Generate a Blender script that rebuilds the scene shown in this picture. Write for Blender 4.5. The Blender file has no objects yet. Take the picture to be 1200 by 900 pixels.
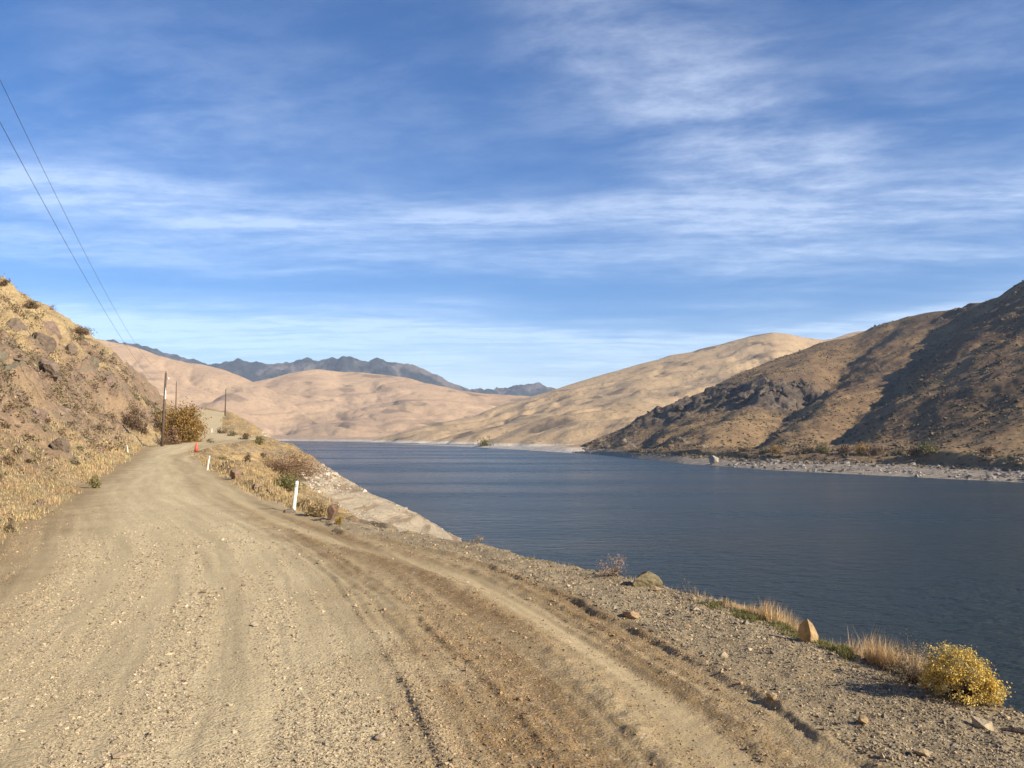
import bpy, math
import numpy as np
from mathutils import Vector

S = bpy.context.scene
COL = S.collection
R = math.radians

# ---------------------------------------------------------------- camera
CAMZ, FPX, HOR = 2.2, 980.0, 507.0
PITCH = math.atan((HOR - 450.0) / FPX)
cam_d = bpy.data.cameras.new('camera')
cam = bpy.data.objects.new('camera', cam_d)
COL.objects.link(cam)
cam.location = (0, 0, CAMZ)
cam.rotation_euler = (R(90) + PITCH, 0, 0)
cam_d.sensor_width = 36.0
cam_d.lens = FPX / 1200.0 * 36.0
cam_d.clip_start, cam_d.clip_end = 0.1, 40000
S.camera = cam

# ---------------------------------------------------------------- light
SUN_EL, SUN_AZ = 28.0, 58.0           # azimuth measured from behind the camera (-Y) towards the right (+X)
sdir = Vector((math.cos(R(SUN_EL)) * math.sin(R(SUN_AZ)), -math.cos(R(SUN_EL)) * math.cos(R(SUN_AZ)), math.sin(R(SUN_EL))))
sun_d = bpy.data.lights.new('sun', 'SUN')
sun_d.energy, sun_d.angle, sun_d.color = 5.0, R(0.53), (1.0, 0.88, 0.70)
sun = bpy.data.objects.new('sun', sun_d)
COL.objects.link(sun)
sun.rotation_euler = sdir.to_track_quat('Z', 'Y').to_euler()
sun.location = (60, -60, 80)

W = bpy.data.worlds.new('World')
S.world = W
W.use_nodes = True
S.view_settings.view_transform = 'Standard'
S.view_settings.look = 'None'
S.view_settings.exposure = 0.7
S.view_settings.gamma = 1.0
S.view_settings.use_curve_mapping = False
S.cycles.use_denoising = True
try:
    S.cycles.denoiser = 'OPENIMAGEDENOISE'
except Exception:
    pass
S.cycles.max_bounces = 5
S.cycles.diffuse_bounces = 2
S.cycles.glossy_bounces = 2
S.cycles.volume_bounces = 0
S.cycles.transmission_bounces = 2
S.cycles.transparent_max_bounces = 4


class NT:
    """small helper to write node trees"""
    def __init__(s, tree):
        s.t = tree
        s.n = tree.nodes
        s.l = tree.links

    def put(s, sock, v):
        if v is None:
            return
        if isinstance(v, bpy.types.NodeSocket):
            s.l.new(v, sock)
        else:
            if sock.type == 'RGBA' and isinstance(v, (tuple, list)) and len(v) == 3:
                v = (*v, 1.0)
            sock.default_value = v

    def math(s, op, a, b=None, c=None, clamp=False):
        n = s.n.new('ShaderNodeMath')
        n.operation = op
        n.use_clamp = clamp
        for i, v in enumerate((a, b, c)):
            s.put(n.inputs[i], v)
        return n.outputs[0]

    def vmath(s, op, a, b=None, scale=None):
        n = s.n.new('ShaderNodeVectorMath')
        n.operation = op
        s.put(n.inputs[0], a)
        s.put(n.inputs[1], b)
        if scale is not None:
            s.put(n.inputs[3], scale)
        return n.outputs[1] if op in ('DOT_PRODUCT', 'LENGTH') else n.outputs[0]

    def noise(s, vec, scale, detail=4.0, rough=0.55, dist=0.0, col=False):
        n = s.n.new('ShaderNodeTexNoise')
        s.put(n.inputs['Vector'], vec)
        n.inputs['Scale'].default_value = scale
        n.inputs['Detail'].default_value = detail
        n.inputs['Roughness'].default_value = rough
        n.inputs['Distortion'].default_value = dist
        return n.outputs['Color' if col else 'Fac']

    def voro(s, vec, scale, feature='F1', out='Distance', rnd=1.0):
        n = s.n.new('ShaderNodeTexVoronoi')
        n.feature = feature
        s.put(n.inputs['Vector'], vec)
        n.inputs['Scale'].default_value = scale
        n.inputs['Randomness'].default_value = rnd
        return n.outputs[out]

    def ramp(s, f, lo, hi, smooth=True, a=0.0, b=1.0):
        n = s.n.new('ShaderNodeMapRange')
        n.interpolation_type = 'SMOOTHSTEP' if smooth else 'LINEAR'
        s.put(n.inputs[0], f)
        for i, v in zip((1, 2, 3, 4), (lo, hi, a, b)):
            s.put(n.inputs[i], v)
        return n.outputs[0]

    def mix(s, f, a, b, mode='MIX'):
        n = s.n.new('ShaderNodeMix')
        n.data_type = 'RGBA'
        n.blend_type = mode
        s.put(n.inputs[0], f)
        s.put(n.inputs[6], a)
        s.put(n.inputs[7], b)
        return n.outputs[2]

    def sep(s, v):
        n = s.n.new('ShaderNodeSeparateXYZ')
        s.put(n.inputs[0], v)
        return n.outputs

    def comb(s, x, y, z):
        n = s.n.new('ShaderNodeCombineXYZ')
        for i, v in enumerate((x, y, z)):
            s.put(n.inputs[i], v)
        return n.outputs[0]

    def pos(s):
        return s.n.new('ShaderNodeNewGeometry').outputs['Position']

    def attr(s, name='ca'):
        return s.n.new('ShaderNodeAttribute'), name

    def bump(s, h, strength, dist, normal=None):
        n = s.n.new('ShaderNodeBump')
        n.inputs['Strength'].default_value = strength
        n.inputs['Distance'].default_value = dist
        s.put(n.inputs['Height'], h)
        if normal is not None:
            s.put(n.inputs['Normal'], normal)
        return n.outputs[0]


# ---- sky: Nishita with a procedural cirrus sheet
def build_world():
    t = NT(W.node_tree)
    t.n.clear()
    out = t.n.new('ShaderNodeOutputWorld')
    bg = t.n.new('ShaderNodeBackground')
    sky = t.n.new('ShaderNodeTexSky')
    sky.sky_type = 'NISHITA'
    sky.sun_disc = False
    sky.sun_elevation = R(SUN_EL)
    sky.sun_rotation = math.atan2(sdir.x, sdir.y)
    sky.altitude = 1800
    sky.air_density = 1.0
    sky.dust_density = 0.5
    sky.ozone_density = 2.6
    d = t.n.new('ShaderNodeTexCoord').outputs['Generated']
    x, y, z = t.sep(d)
    zc = t.math('MAXIMUM', z, 0.0)
    k = t.math('DIVIDE', 1.0, t.math('ADD', zc, 0.055))
    px, py = t.math('MULTIPLY', x, k), t.math('MULTIPLY', y, k)
    P = t.comb(px, py, 0.0)
    warp = t.vmath('SCALE', t.vmath('SUBTRACT', t.noise(P, 0.8, 3.0, col=True), (0.5, 0.5, 0.5)), scale=0.5)
    PW = t.vmath('ADD', P, warp)
    wx, wy, _ = t.sep(PW)
    # long streaks lying across the view, and finer fibres
    st = t.noise(t.comb(t.math('MULTIPLY', wx, 0.16), wy, 3.7), 1.25, 7.0, 0.62)
    fi = t.noise(t.comb(t.math('MULTIPLY', wx, 0.55), t.math('ADD', t.math('MULTIPLY', wy, 2.2), t.math('MULTIPLY', wx, 0.5)), 1.3), 2.2, 8.0, 0.68, 0.3)
    base = t.ramp(st, 0.47, 0.72)
    cl = t.math('MULTIPLY', base, t.ramp(fi, 0.30, 0.72, a=0.25, b=1.0))
    el = t.math('ARCSINE', zc)
    eld = t.math('MULTIPLY', el, 180 / math.pi)
    wob = t.math('MULTIPLY', t.math('SUBTRACT', t.noise(t.comb(t.math('MULTIPLY', px, 0.35), t.math('MULTIPLY', py, 0.35), 9.0), 1.0, 4.0), 0.5), 9.0)
    ew = t.math('ADD', eld, wob)

    def band(c, w, s):
        q = t.math('DIVIDE', t.math('SUBTRACT', ew, c), w)
        return t.math('MULTIPLY', t.math('POWER', 2.718, t.math('MULTIPLY', t.math('MULTIPLY', q, q), -1.0)), s)
    bands = t.math('ADD', t.math('ADD', t.math('ADD', band(14.4, 1.6, 0.95), band(11.2, 0.9, 0.5)), band(6.6, 1.3, 1.0)), band(3.0, 1.6, 0.9))
    fib = t.noise(t.comb(t.math('MULTIPLY', wx, 0.35), t.math('MULTIPLY', wy, 1.6), 5.1), 3.0, 8.0, 0.62, 0.0)
    bands = t.math('MULTIPLY', bands, t.ramp(fib, 0.28, 0.68, a=0.2, b=1.0))

    # one loose plume of cirrus climbing from the band to the upper right
    def blob(px_, py_, rad, s):
        v = Vector(((px_ - 600) / FPX, math.cos(PITCH) - (450 - py_) / FPX * math.sin(PITCH), math.sin(PITCH) + (450 - py_) / FPX * math.cos(PITCH))).normalized()
        dp = t.vmath('LENGTH', t.vmath('SUBTRACT', t.vmath('ADD', d, t.vmath('SCALE', warp, scale=0.10)), tuple(v)))
        return t.ramp(dp, 0.0, rad, a=s, b=0.0)
    pl = blob(770, 60, 0.22, 0.75)
    for a in ((690, 0, 0.16, 0.6), (820, 130, 0.16, 0.75), (880, 200, 0.16, 0.6), (985, 190, 0.07, 0.6), (900, 265, 0.18, 0.7), (1120, 60, 0.22, 0.45), (1100, 140, 0.2, 0.35), (150, 180, 0.24, 0.55), (300, 120, 0.25, 0.35), (520, 130, 0.24, 0.35)):
        pl = t.math('ADD', pl, blob(*a))
    pf = t.noise(t.comb(t.math('ADD', t.math('MULTIPLY', wx, 0.8), t.math('MULTIPLY', wy, -0.3)), t.math('ADD', t.math('MULTIPLY', wy, 1.3), t.math('MULTIPLY', wx, 0.5)), 2.0), 2.2, 9.0, 0.64, 0.1)
    pl = t.math('MULTIPLY', pl, t.ramp(pf, 0.30, 0.72, a=0.12, b=1.0))
    mot = t.noise(t.comb(t.math('MULTIPLY', px, 0.7), py, 7.7), 7.0, 6.0, 0.7)
    tot = t.math('ADD', t.math('ADD', t.math('MULTIPLY', cl, 0.38), bands), t.math('MULTIPLY', pl, 0.62))
    tot = t.math('MULTIPLY', tot, t.ramp(mot, 0.25, 0.75, a=0.6, b=1.3))
    tot = t.math('ADD', tot, t.ramp(ew, 3.0, 10.5, a=0.5, b=0.0))        # low veil above the hills
    tot = t.math('MULTIPLY', tot, t.ramp(eld, -0.5, 1.5))
    tot = t.math('MINIMUM', t.math('MULTIPLY', tot, 0.78), 0.8)
    hs = t.n.new('ShaderNodeHueSaturation')
    hs.inputs['Saturation'].default_value = 1.3
    hs.inputs['Value'].default_value = 1.0
    t.l.new(sky.outputs[0], hs.inputs['Color'])
    skyc = t.mix(1.0, hs.outputs[0], (0.87, 0.93, 1.09), 'MULTIPLY')
    cloud = t.mix(0.5, t.mix(1.0, skyc, (1.9, 1.75, 1.5), 'MULTIPLY'), (8.6, 8.8, 9.4))
    c = t.mix(tot, skyc, cloud)
    t.l.new(c, bg.inputs['Color'])
    bg.inputs['Strength'].default_value = 0.085
    t.l.new(bg.outputs[0], out.inputs[0])


build_world()

# ---------------------------------------------------------------- numpy noise
def _hash(ix, iy, seed):
    h = (ix.astype(np.int64) * 374761393 + iy.astype(np.int64) * 668265263 + int(seed) * 2147483647 + 1013904223) & 0xFFFFFFFF
    h = ((h ^ (h >> 13)) * 1274126177) & 0xFFFFFFFF
    h = ((h ^ (h >> 16)) * 2246822519) & 0xFFFFFFFF
    return (h ^ (h >> 15)) & 0xFFFFFFFF


def perlin(x, y, seed=0):
    x = np.asarray(x, float)
    y = np.asarray(y, float)
    ix, iy = np.floor(x), np.floor(y)
    fx, fy = x - ix, y - iy
    u = fx * fx * fx * (fx * (fx * 6 - 15) + 10)
    v = fy * fy * fy * (fy * (fy * 6 - 15) + 10)

    def g(dx, dy):
        a = _hash(ix + dx, iy + dy, seed) * (2 * math.pi / 4294967296.0)
        return np.cos(a) * (fx - dx) + np.sin(a) * (fy - dy)
    a, b, c, d = g(0, 0), g(1, 0), g(0, 1), g(1, 1)
    return 1.5 * ((a + u * (b - a)) + v * ((c + u * (d - c)) - (a + u * (b - a))))


def fbm(x, y, o=4, seed=0, gain=0.5, lac=2.03):
    r, a = 0.0, 1.0
    for i in range(o):
        r = r + a * perlin(x, y, seed + i * 17)
        x, y, a = x * lac + 3.1, y * lac - 1.7, a * gain
    return r


def ridged(x, y, o=4, seed=0, gain=0.5, lac=2.03):
    r, a = 0.0, 1.0
    for i in range(o):
        r = r + a * (1 - 2 * np.abs(perlin(x, y, seed + i * 17)))
        x, y, a = x * lac + 3.1, y * lac - 1.7, a * gain
    return r


def cells(x, y, seed=0):
    """F1 distance, F2-F1 and a random value of the nearest cell"""
    ix, iy = np.floor(x), np.floor(y)
    d1 = np.full(np.shape(x), 9.0)
    d2 = np.full(np.shape(x), 9.0)
    rv = np.zeros(np.shape(x))
    for dx in (-1, 0, 1):
        for dy in (-1, 0, 1):
            h = _hash(ix + dx, iy + dy, seed)
            cx = ix + dx + (h & 0xFFFF) / 65535.0
            cy = iy + dy + ((h >> 16) & 0xFFFF) / 65535.0
            d = np.hypot(x - cx, y - cy)
            n = d < d1
            d2 = np.where(n, d1, np.minimum(d2, d))
            rv = np.where(n, (_hash(ix + dx, iy + dy, seed + 5) & 0xFFFF) / 65535.0, rv)
            d1 = np.where(n, d, d1)
    return d1, d2 - d1, rv


def sst(a, b, x):
    t = np.clip((x - a) / (b - a), 0, 1)
    return t * t * (3 - 2 * t)


# ---------------------------------------------------------------- mesh helpers
def link_mesh(name, v, f, mat, col=None, smooth=True, parent=None, loc=None):
    v = np.ascontiguousarray(v, dtype=np.float32)
    f = np.ascontiguousarray(f, dtype=np.int32)
    me = bpy.data.meshes.new(name)
    k = f.shape[1]
    me.vertices.add(len(v))
    me.vertices.foreach_set('co', v.ravel())
    me.loops.add(f.size)
    me.loops.foreach_set('vertex_index', f.ravel())
    me.polygons.add(len(f))
    me.polygons.foreach_set('loop_start', np.arange(0, f.size, k, dtype=np.int32))
    try:
        me.polygons.foreach_set('loop_total', np.full(len(f), k, dtype=np.int32))
    except Exception:
        pass
    if col is not None:
        a = me.color_attributes.new('ca', 'FLOAT_COLOR', 'POINT')
        c = np.ones((len(v), 4), dtype=np.float32)
        c[:, :col.shape[1]] = col
        a.data.foreach_set('color', c.ravel())
    me.update(calc_edges=True)
    me.polygons.foreach_set('use_smooth', np.full(len(f), smooth, dtype=bool))
    me.materials.append(mat)
    o = bpy.data.objects.new(name, me)
    COL.objects.link(o)
    if parent is not None:
        o.parent = parent
    if loc is not None:
        o.location = loc
    return o


def grid_faces(nr, nc):
    i = np.arange(nr * nc).reshape(nr, nc)
    return np.stack([i[:-1, :-1], i[:-1, 1:], i[1:, 1:], i[1:, :-1]], -1).reshape(-1, 4)


def struct(o):
    o['kind'] = 'structure'
    return o


def stuff(o, label, cat):
    o['kind'] = 'stuff'
    o['label'] = label
    o['category'] = cat
    return o


def tag(o, label, cat, group=None):
    o['label'] = label
    o['category'] = cat
    if group:
        o['group'] = group
    return o


def thing(name, label, cat, loc, group=None, rz=0.0):
    o = bpy.data.objects.new(name, None)
    o.empty_display_size = 0.2
    COL.objects.link(o)
    o.location = loc
    o.rotation_euler = (0, 0, rz)
    return tag(o, label, cat, group)


def ray(px, py):
    sx, sy = (px - 600) / FPX, (450 - py) / FPX
    c, s = math.cos(PITCH), math.sin(PITCH)
    d = np.array([sx, c - sy * s, s + sy * c])
    return d / d[1]                   # per metre of depth


def at(px, py, D):
    d = ray(px, py)
    return d[0] * D, D, CAMZ + d[2] * D


# ---------------------------------------------------------------- materials
def new_mat(name, rough=0.95, spec=0.1):
    m = bpy.data.materials.new(name)
    m.use_nodes = True
    t = NT(m.node_tree)
    b = t.n['Principled BSDF']
    b.inputs['Roughness'].default_value = rough
    b.inputs['Specular IOR Level'].default_value = spec
    return m, t, b


def ca(t):
    a = t.n.new('ShaderNodeAttribute')
    a.attribute_name = 'ca'
    s = t.n.new('ShaderNodeSeparateColor')
    t.l.new(a.outputs['Color'], s.inputs[0])
    return s.outputs[0], s.outputs[1], s.outputs[2], a.outputs['Color']


def m_road():
    m, t, b = new_mat('gravel_road')
    r, g, bl, _ = ca(t)               # r: brown loose earth, g: coarse gravel, b: smooth packed
    P = t.pos()
    pale, brown, grey = (0.575, 0.47, 0.285), (0.265, 0.178, 0.085), (0.30, 0.235, 0.145)
    c = t.mix(r, pale, brown)
    c = t.mix(g, c, grey)
    al = t.n.new('ShaderNodeAttribute')      # streaks laid down along the wheel tracks
    al.attribute_name = 'ca'
    c = t.mix(al.outputs['Alpha'], t.mix(1.0, c, (0.86, 0.845, 0.82), 'MULTIPLY'), t.mix(1.0, c, (1.10, 1.10, 1.095), 'MULTIPLY'))
    n1 = t.noise(P, 1.3, 6.0, 0.65)
    c = t.mix(t.ramp(n1, 0.3, 0.7), t.mix(1.0, c, (0.96, 0.96, 0.955), 'MULTIPLY'), t.mix(1.0, c, (1.03, 1.03, 1.03), 'MULTIPLY'))
    sp = t.voro(P, 38.0, out='Color')
    sv = t.sep(sp)[0]
    c = t.mix(t.math('MULTIPLY', t.ramp(sv, 0.55, 0.95), t.math('SUBTRACT', 0.55, t.math('MULTIPLY', bl, 0.4))), c, t.mix(t.sep(sp)[1], (0.20, 0.16, 0.12), (0.52, 0.44, 0.31)))
    n2 = t.noise(P, 90.0, 3.0, 0.7)
    c = t.mix(t.ramp(n2, 0.3, 0.7), t.mix(1.0, c, (0.86, 0.86, 0.86), 'MULTIPLY'), t.mix(1.0, c, (1.12, 1.12, 1.10), 'MULTIPLY'))
    t.put(b.inputs['Base Color'], c)
    vd = t.voro(P, 38.0)
    hgt = t.math('ADD', t.math('MULTIPLY', t.math('SUBTRACT', 1.0, vd), 0.7), t.math('MULTIPLY', t.noise(P, 60.0, 4.0, 0.75), 0.9))
    amt = t.math('SUBTRACT', 1.0, t.math('MULTIPLY', bl, 0.65))
    bp = t.n.new('ShaderNodeBump')
    bp.inputs['Distance'].default_value = 0.011
    t.put(bp.inputs['Strength'], amt)
    t.put(bp.inputs['Height'], hgt)
    t.put(b.inputs['Normal'], bp.outputs[0])
    return m


def m_hillside():
    m, t, b = new_mat('dry_hillside')
    r, g, bl, _ = ca(t)               # r: rock, g: bare reddish soil, b: brightness of the grass
    P = t.pos()
    n0 = t.noise(P, 0.55, 6.0, 0.65)
    n1 = t.noise(P, 3.2, 6.0, 0.7)
    grass = t.mix(t.ramp(n0, 0.35, 0.65), (0.45, 0.335, 0.180), (0.52, 0.40, 0.225))
    grass = t.mix(t.ramp(n1, 0.35, 0.68), t.mix(1.0, grass, (0.70, 0.68, 0.65), 'MULTIPLY'), grass)
    soil = t.mix(t.ramp(n1, 0.3, 0.7), (0.26, 0.18, 0.11), (0.37, 0.265, 0.165))
    rock = t.mix(t.ramp(n1, 0.3, 0.7), (0.185, 0.130, 0.088), (0.36, 0.255, 0.17))
    rock = t.mix(t.ramp(t.noise(P, 0.8, 4.0), 0.5, 0.7), rock, (0.20, 0.17, 0.12))
    c = t.mix(g, grass, soil)
    c = t.mix(r, c, rock)
    n2 = t.noise(P, 14.0, 4.0, 0.7)
    c = t.mix(t.ramp(n2, 0.3, 0.7), t.mix(1.0, c, (0.78, 0.77, 0.75), 'MULTIPLY'), t.mix(1.0, c, (1.1, 1.1, 1.1), 'MULTIPLY'))
    t.put(b.inputs['Base Color'], c)
    h = t.math('ADD', t.noise(P, 2.5, 8.0, 0.75), t.math('MULTIPLY', t.voro(P, 1.6), 0.5))
    t.put(b.inputs['Normal'], t.bump(h, 0.9, 0.22))
    return m


def m_bank():
    m, t, b = new_mat('lake_bank')
    r, g, bl, _ = ca(t)               # r: pale strand, g: soil, b: unused
    P = t.pos()
    x, y, z = t.sep(P)
    n1 = t.noise(P, 1.4, 7.0, 0.7)
    dry = t.mix(t.ramp(n1, 0.35, 0.65), (0.30, 0.20, 0.095), (0.48, 0.35, 0.17))
    soil = t.mix(t.ramp(n1, 0.3, 0.7), (0.20, 0.155, 0.105), (0.32, 0.25, 0.165))
    pale = t.mix(t.ramp(n1, 0.3, 0.7), (0.37, 0.305, 0.21), (0.455, 0.38, 0.27))
    # strand lines left by falling water
    zz = t.math('ADD', z, t.math('MULTIPLY', t.noise(P, 0.12, 2.0), 0.5))
    ln = t.noise(t.comb(t.math('MULTIPLY', x, 0.03), t.math('MULTIPLY', y, 0.03), t.math('MULTIPLY', zz, 1.0)), 1.6, 3.0, 0.6)
    pale = t.mix(t.ramp(ln, 0.48, 0.60, b=0.9), pale, (0.25, 0.185, 0.12))
    c = t.mix(g, dry, soil)
    c = t.mix(r, c, pale)
    n2 = t.noise(P, 9.0, 5.0, 0.75)
    c = t.mix(t.ramp(n2, 0.3, 0.7), t.mix(1.0, c, (0.74, 0.73, 0.71), 'MULTIPLY'), t.mix(1.0, c, (1.12, 1.12, 1.12), 'MULTIPLY'))
    t.put(b.inputs['Base Color'], c)
    h = t.math('ADD', t.noise(P, 2.0, 8.0, 0.75), t.math('MULTIPLY', t.voro(P, 2.2), 0.6))
    t.put(b.inputs['Normal'], t.bump(h, 0.8, 0.2))
    return m


def m_hill(name, c1, c2, dark, sage, bumpd=2.0, freq=1.0, strand=((0.27, 0.225, 0.17), (0.38, 0.32, 0.25)), dk=0.75):
    m, t, b = new_mat(name)
    r, g, bl, _ = ca(t)               # r: rock, g: brown scrub, b: track
    P = t.pos()
    x, y, z = t.sep(P)
    n0 = t.noise(P, 0.006 * freq, 6.0, 0.6)
    n1 = t.noise(P, 0.05 * freq, 7.0, 0.7)
    c = t.mix(t.ramp(n0, 0.35, 0.65), c1, c2)
    c = t.mix(t.ramp(n1, 0.42, 0.66, b=dk), c, dark)
    c = t.mix(g, c, dark)
    # scattered sagebrush too far away to tell apart
    v = t.voro(P, 0.22 * freq)
    spot = t.math('MULTIPLY', t.ramp(v, 0.20, 0.36, a=1.0, b=0.0), t.ramp(t.noise(P, 0.03 * freq, 3.0), 0.42, 0.6))
    c = t.mix(t.math('MULTIPLY', spot, sage), c, (0.085, 0.075, 0.05))
    rock = t.mix(t.ramp(n1, 0.3, 0.7), (0.075, 0.06, 0.048), (0.19, 0.15, 0.112))
    c = t.mix(r, c, rock)
    c = t.mix(bl, c, (0.42, 0.34, 0.24))
    if strand:
        zz = t.math('ADD', z, t.math('MULTIPLY', t.math('SUBTRACT', t.noise(P, 0.03, 3.0), 0.5), 1.5))
        c = t.mix(t.ramp(zz, -9.4, -8.7, a=1.0, b=0.0), c, t.mix(t.ramp(t.noise(P, 0.25, 4.0), 0.35, 0.65), *strand))
    n2 = t.noise(P, 0.35 * freq, 5.0, 0.75)
    lo_, hi_ = (0.75, 1.15) if dk > 0.5 else (0.88, 1.07)
    c = t.mix(t.ramp(n2, 0.3, 0.7), t.mix(1.0, c, (lo_, lo_, lo_), 'MULTIPLY'), t.mix(1.0, c, (hi_, hi_, hi_), 'MULTIPLY'))
    t.put(b.inputs['Base Color'], c)
    h = t.math('ADD', t.noise(P, 0.09 * freq, 9.0, 0.76), t.math('MULTIPLY', t.noise(P, 0.6 * freq, 4.0, 0.7), 0.35))
    t.put(b.inputs['Normal'], t.bump(h, 0.8, bumpd))
    return m


def m_forest():
    m, t, b = new_mat('forested_mountain')
    P = t.pos()
    n = t.noise(P, 0.012, 6.0, 0.7)
    n2 = t.noise(P, 0.004, 4.0, 0.6)
    c = t.mix(t.ramp(n, 0.40, 0.62), (0.020, 0.026, 0.028), (0.06, 0.062, 0.055))
    c = t.mix(t.ramp(n2, 0.50, 0.64, b=0.9), c, (0.17, 0.14, 0.12))
    t.put(b.inputs['Base Color'], c)
    t.put(b.inputs['Normal'], t.bump(n, 1.0, 22.0))
    return m


def m_water():
    m, t, b = new_mat('lake_water', 0.10, 0.42)
    P = t.pos()
    b.inputs['Base Color'].default_value = (0.021, 0.033, 0.031, 1)
    b.inputs['IOR'].default_value = 1.333
    x, y, z = t.sep(P)
    w1 = t.noise(t.comb(t.math('MULTIPLY', x, 0.55), y, 0.0), 0.55, 3.0, 0.55, 0.4)
    w2 = t.noise(t.comb(t.math('MULTIPLY', x, 0.7), y, 3.0), 1.9, 4.0, 0.6, 0.3)
    h = t.math('ADD', t.math('MULTIPLY', w1, 0.55), t.math('MULTIPLY', w2, 0.22))
    gust = t.noise(t.comb(t.math('MULTIPLY', x, 0.25), y, 0.0), 0.02, 4.0, 0.6)
    t.put(b.inputs['Roughness'], t.ramp(gust, 0.35, 0.65, a=0.17, b=0.30))
    bn = t.n.new('ShaderNodeBump')
    bn.inputs['Distance'].default_value = 1.8
    t.put(bn.inputs['Strength'], t.ramp(gust, 0.36, 0.62, a=0.7, b=1.0))
    t.put(bn.inputs['Height'], h)
    t.put(b.inputs['Normal'], bn.outputs[0])
    return m


def m_stone(name, scale=12.0, gain=1.0):
    """colour from the mesh attribute, broken up by grain"""
    m, t, b = new_mat(name, 0.9, 0.2)
    col = ca(t)[3]
    P = t.pos()
    n = t.noise(P, scale, 6.0, 0.7)
    c = t.mix(t.ramp(n, 0.3, 0.7), t.mix(1.0, col, (0.68, 0.67, 0.66), 'MULTIPLY'), t.mix(1.0, col, (1.2, 1.19, 1.17), 'MULTIPLY'))
    t.put(b.inputs['Base Color'], c)
    t.put(b.inputs['Normal'], t.bump(n, 0.8, 0.5 / scale))
    return m


def m_plant(name, transl=0.25):
    m, t, b = new_mat(name, 0.8, 0.15)
    col = ca(t)[3]
    n = t.noise(t.pos(), 8.0, 3.0)
    c = t.mix(t.ramp(n, 0.3, 0.7), t.mix(1.0, col, (0.8, 0.78, 0.75), 'MULTIPLY'), t.mix(1.0, col, (1.15, 1.15, 1.1), 'MULTIPLY'))
    t.put(b.inputs['Base Color'], c)
    tr = t.n.new('ShaderNodeBsdfTranslucent')
    t.put(tr.inputs['Color'], c)
    mx = t.n.new('ShaderNodeMixShader')
    mx.inputs[0].default_value = transl
    t.l.new(b.outputs[0], mx.inputs[1])
    t.l.new(tr.outputs[0], mx.inputs[2])
    t.l.new(mx.outputs[0], t.n['Material Output'].inputs['Surface'])
    return m


def m_plain(name, c1, c2, scale, rough=0.7, spec=0.3):
    m, t, b = new_mat(name, rough, spec)
    n = t.noise(t.pos(), scale, 5.0, 0.65)
    t.put(b.inputs['Base Color'], t.mix(t.ramp(n, 0.3, 0.7), c1, c2))
    t.put(b.inputs['Normal'], t.bump(n, 0.3, 0.1 / scale))
    return m


M = dict(road=m_road(), hillside=m_hillside(), bank=m_bank(), water=m_water(), stone=m_stone('stone', 14.0), crag=m_stone('crag', 2.2),
         farstone=m_stone('far_stone', 1.0), plant=m_plant('plant'), grass=m_plant('dry_grass', 0.35), twig=m_plain('twig', (0.13, 0.10, 0.075), (0.24, 0.19, 0.14), 20),
         wood=m_plain('pole_wood', (0.075, 0.052, 0.038), (0.15, 0.11, 0.08), 6.0), white=m_plain('white_plastic', (0.58, 0.57, 0.52), (0.76, 0.75, 0.70), 9.0, 0.5),
         metal=m_plain('grey_metal', (0.32, 0.32, 0.33), (0.45, 0.45, 0.46), 8.0, 0.45, 0.5), wire=m_plain('wire_metal', (0.04, 0.04, 0.045), (0.07, 0.07, 0.075), 5.0, 0.5),
         orange=m_plain('orange_plastic', (0.80, 0.11, 0.06), (0.86, 0.15, 0.09), 9.0, 0.5), black=m_plain('black_rubber', (0.02, 0.02, 0.02), (0.04, 0.04, 0.04), 9.0, 0.8),
         hill_a=m_hill('scrub_hill', (0.33, 0.225, 0.115), (0.27, 0.18, 0.098), (0.15, 0.10, 0.065), 0.8, 1.6, 1.0),
         hill_b=m_hill('grass_hill', (0.50, 0.365, 0.215), (0.45, 0.325, 0.19), (0.37, 0.26, 0.155), 0.45, 3.0, 0.5, ((0.50, 0.43, 0.34), (0.60, 0.53, 0.43)), 0.4),
         hill_c=m_hill('far_grass_hill', (0.52, 0.37, 0.235), (0.47, 0.33, 0.21), (0.37, 0.26, 0.175), 0.25, 4.0, 0.4, ((0.50, 0.43, 0.34), (0.60, 0.53, 0.43)), 0.4),
         forest=m_forest())

# ---------------------------------------------------------------- the near ground: hillside, road bench and bank as one height field
WATER = -12.0


def curve(pts, win):
    p = np.array(pts, float)
    ys = np.arange(-60, 460, 0.25)
    xs = np.interp(ys, p[:, 0], p[:, 1])
    k = int(win / 0.25) | 1
    ker = np.hanning(k + 2)[1:-1]
    ker /= ker.sum()
    return ys, np.convolve(np.pad(xs, k // 2, mode='edge'), ker, 'valid')


CL = curve([(-60, 22), (-5, -1.0), (5, -5.6), (16.8, -10.3), (40.7, -20.2), (68, -31.2), (98, -43), (112, -44), (120, -46), (135, -52.5), (150, -60), (175, -69), (212, -83.5), (240, -102), (260, -128), (300, -180), (400, -330)], 6)
CR = curve([(-60, 36), (-5, 9.0), (4, 5.0), (6.6, 3.95), (7.75, 3.6), (10.9, 2.75), (12.5, 1.9), (17.2, -1.05), (20, -3.4), (23, -5.5), (30, -9.2), (49, -17.4), (77, -29.2), (88, -34), (100, -35.5), (120, -36.5), (130, -40), (140, -46), (150, -52), (185, -64.5), (215, -74), (245, -92), (260, -110), (300, -160), (400, -300)], 3)
CS = curve([(-60, 60), (-5, 30), (10, 22), (25, 16), (45, 8), (80, -2.5), (111, -6.3), (130, -12), (150, -21), (205, -38), (260, -62), (300, -105), (400, -240)], 10)
CZ = curve([(-60, 0), (70, 0), (88, 0.25), (98, 0.6), (125, 1.3), (150, 2.2), (185, 4.5), (215, 7.4), (240, 9), (300, 9), (400, 9)], 14)
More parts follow.
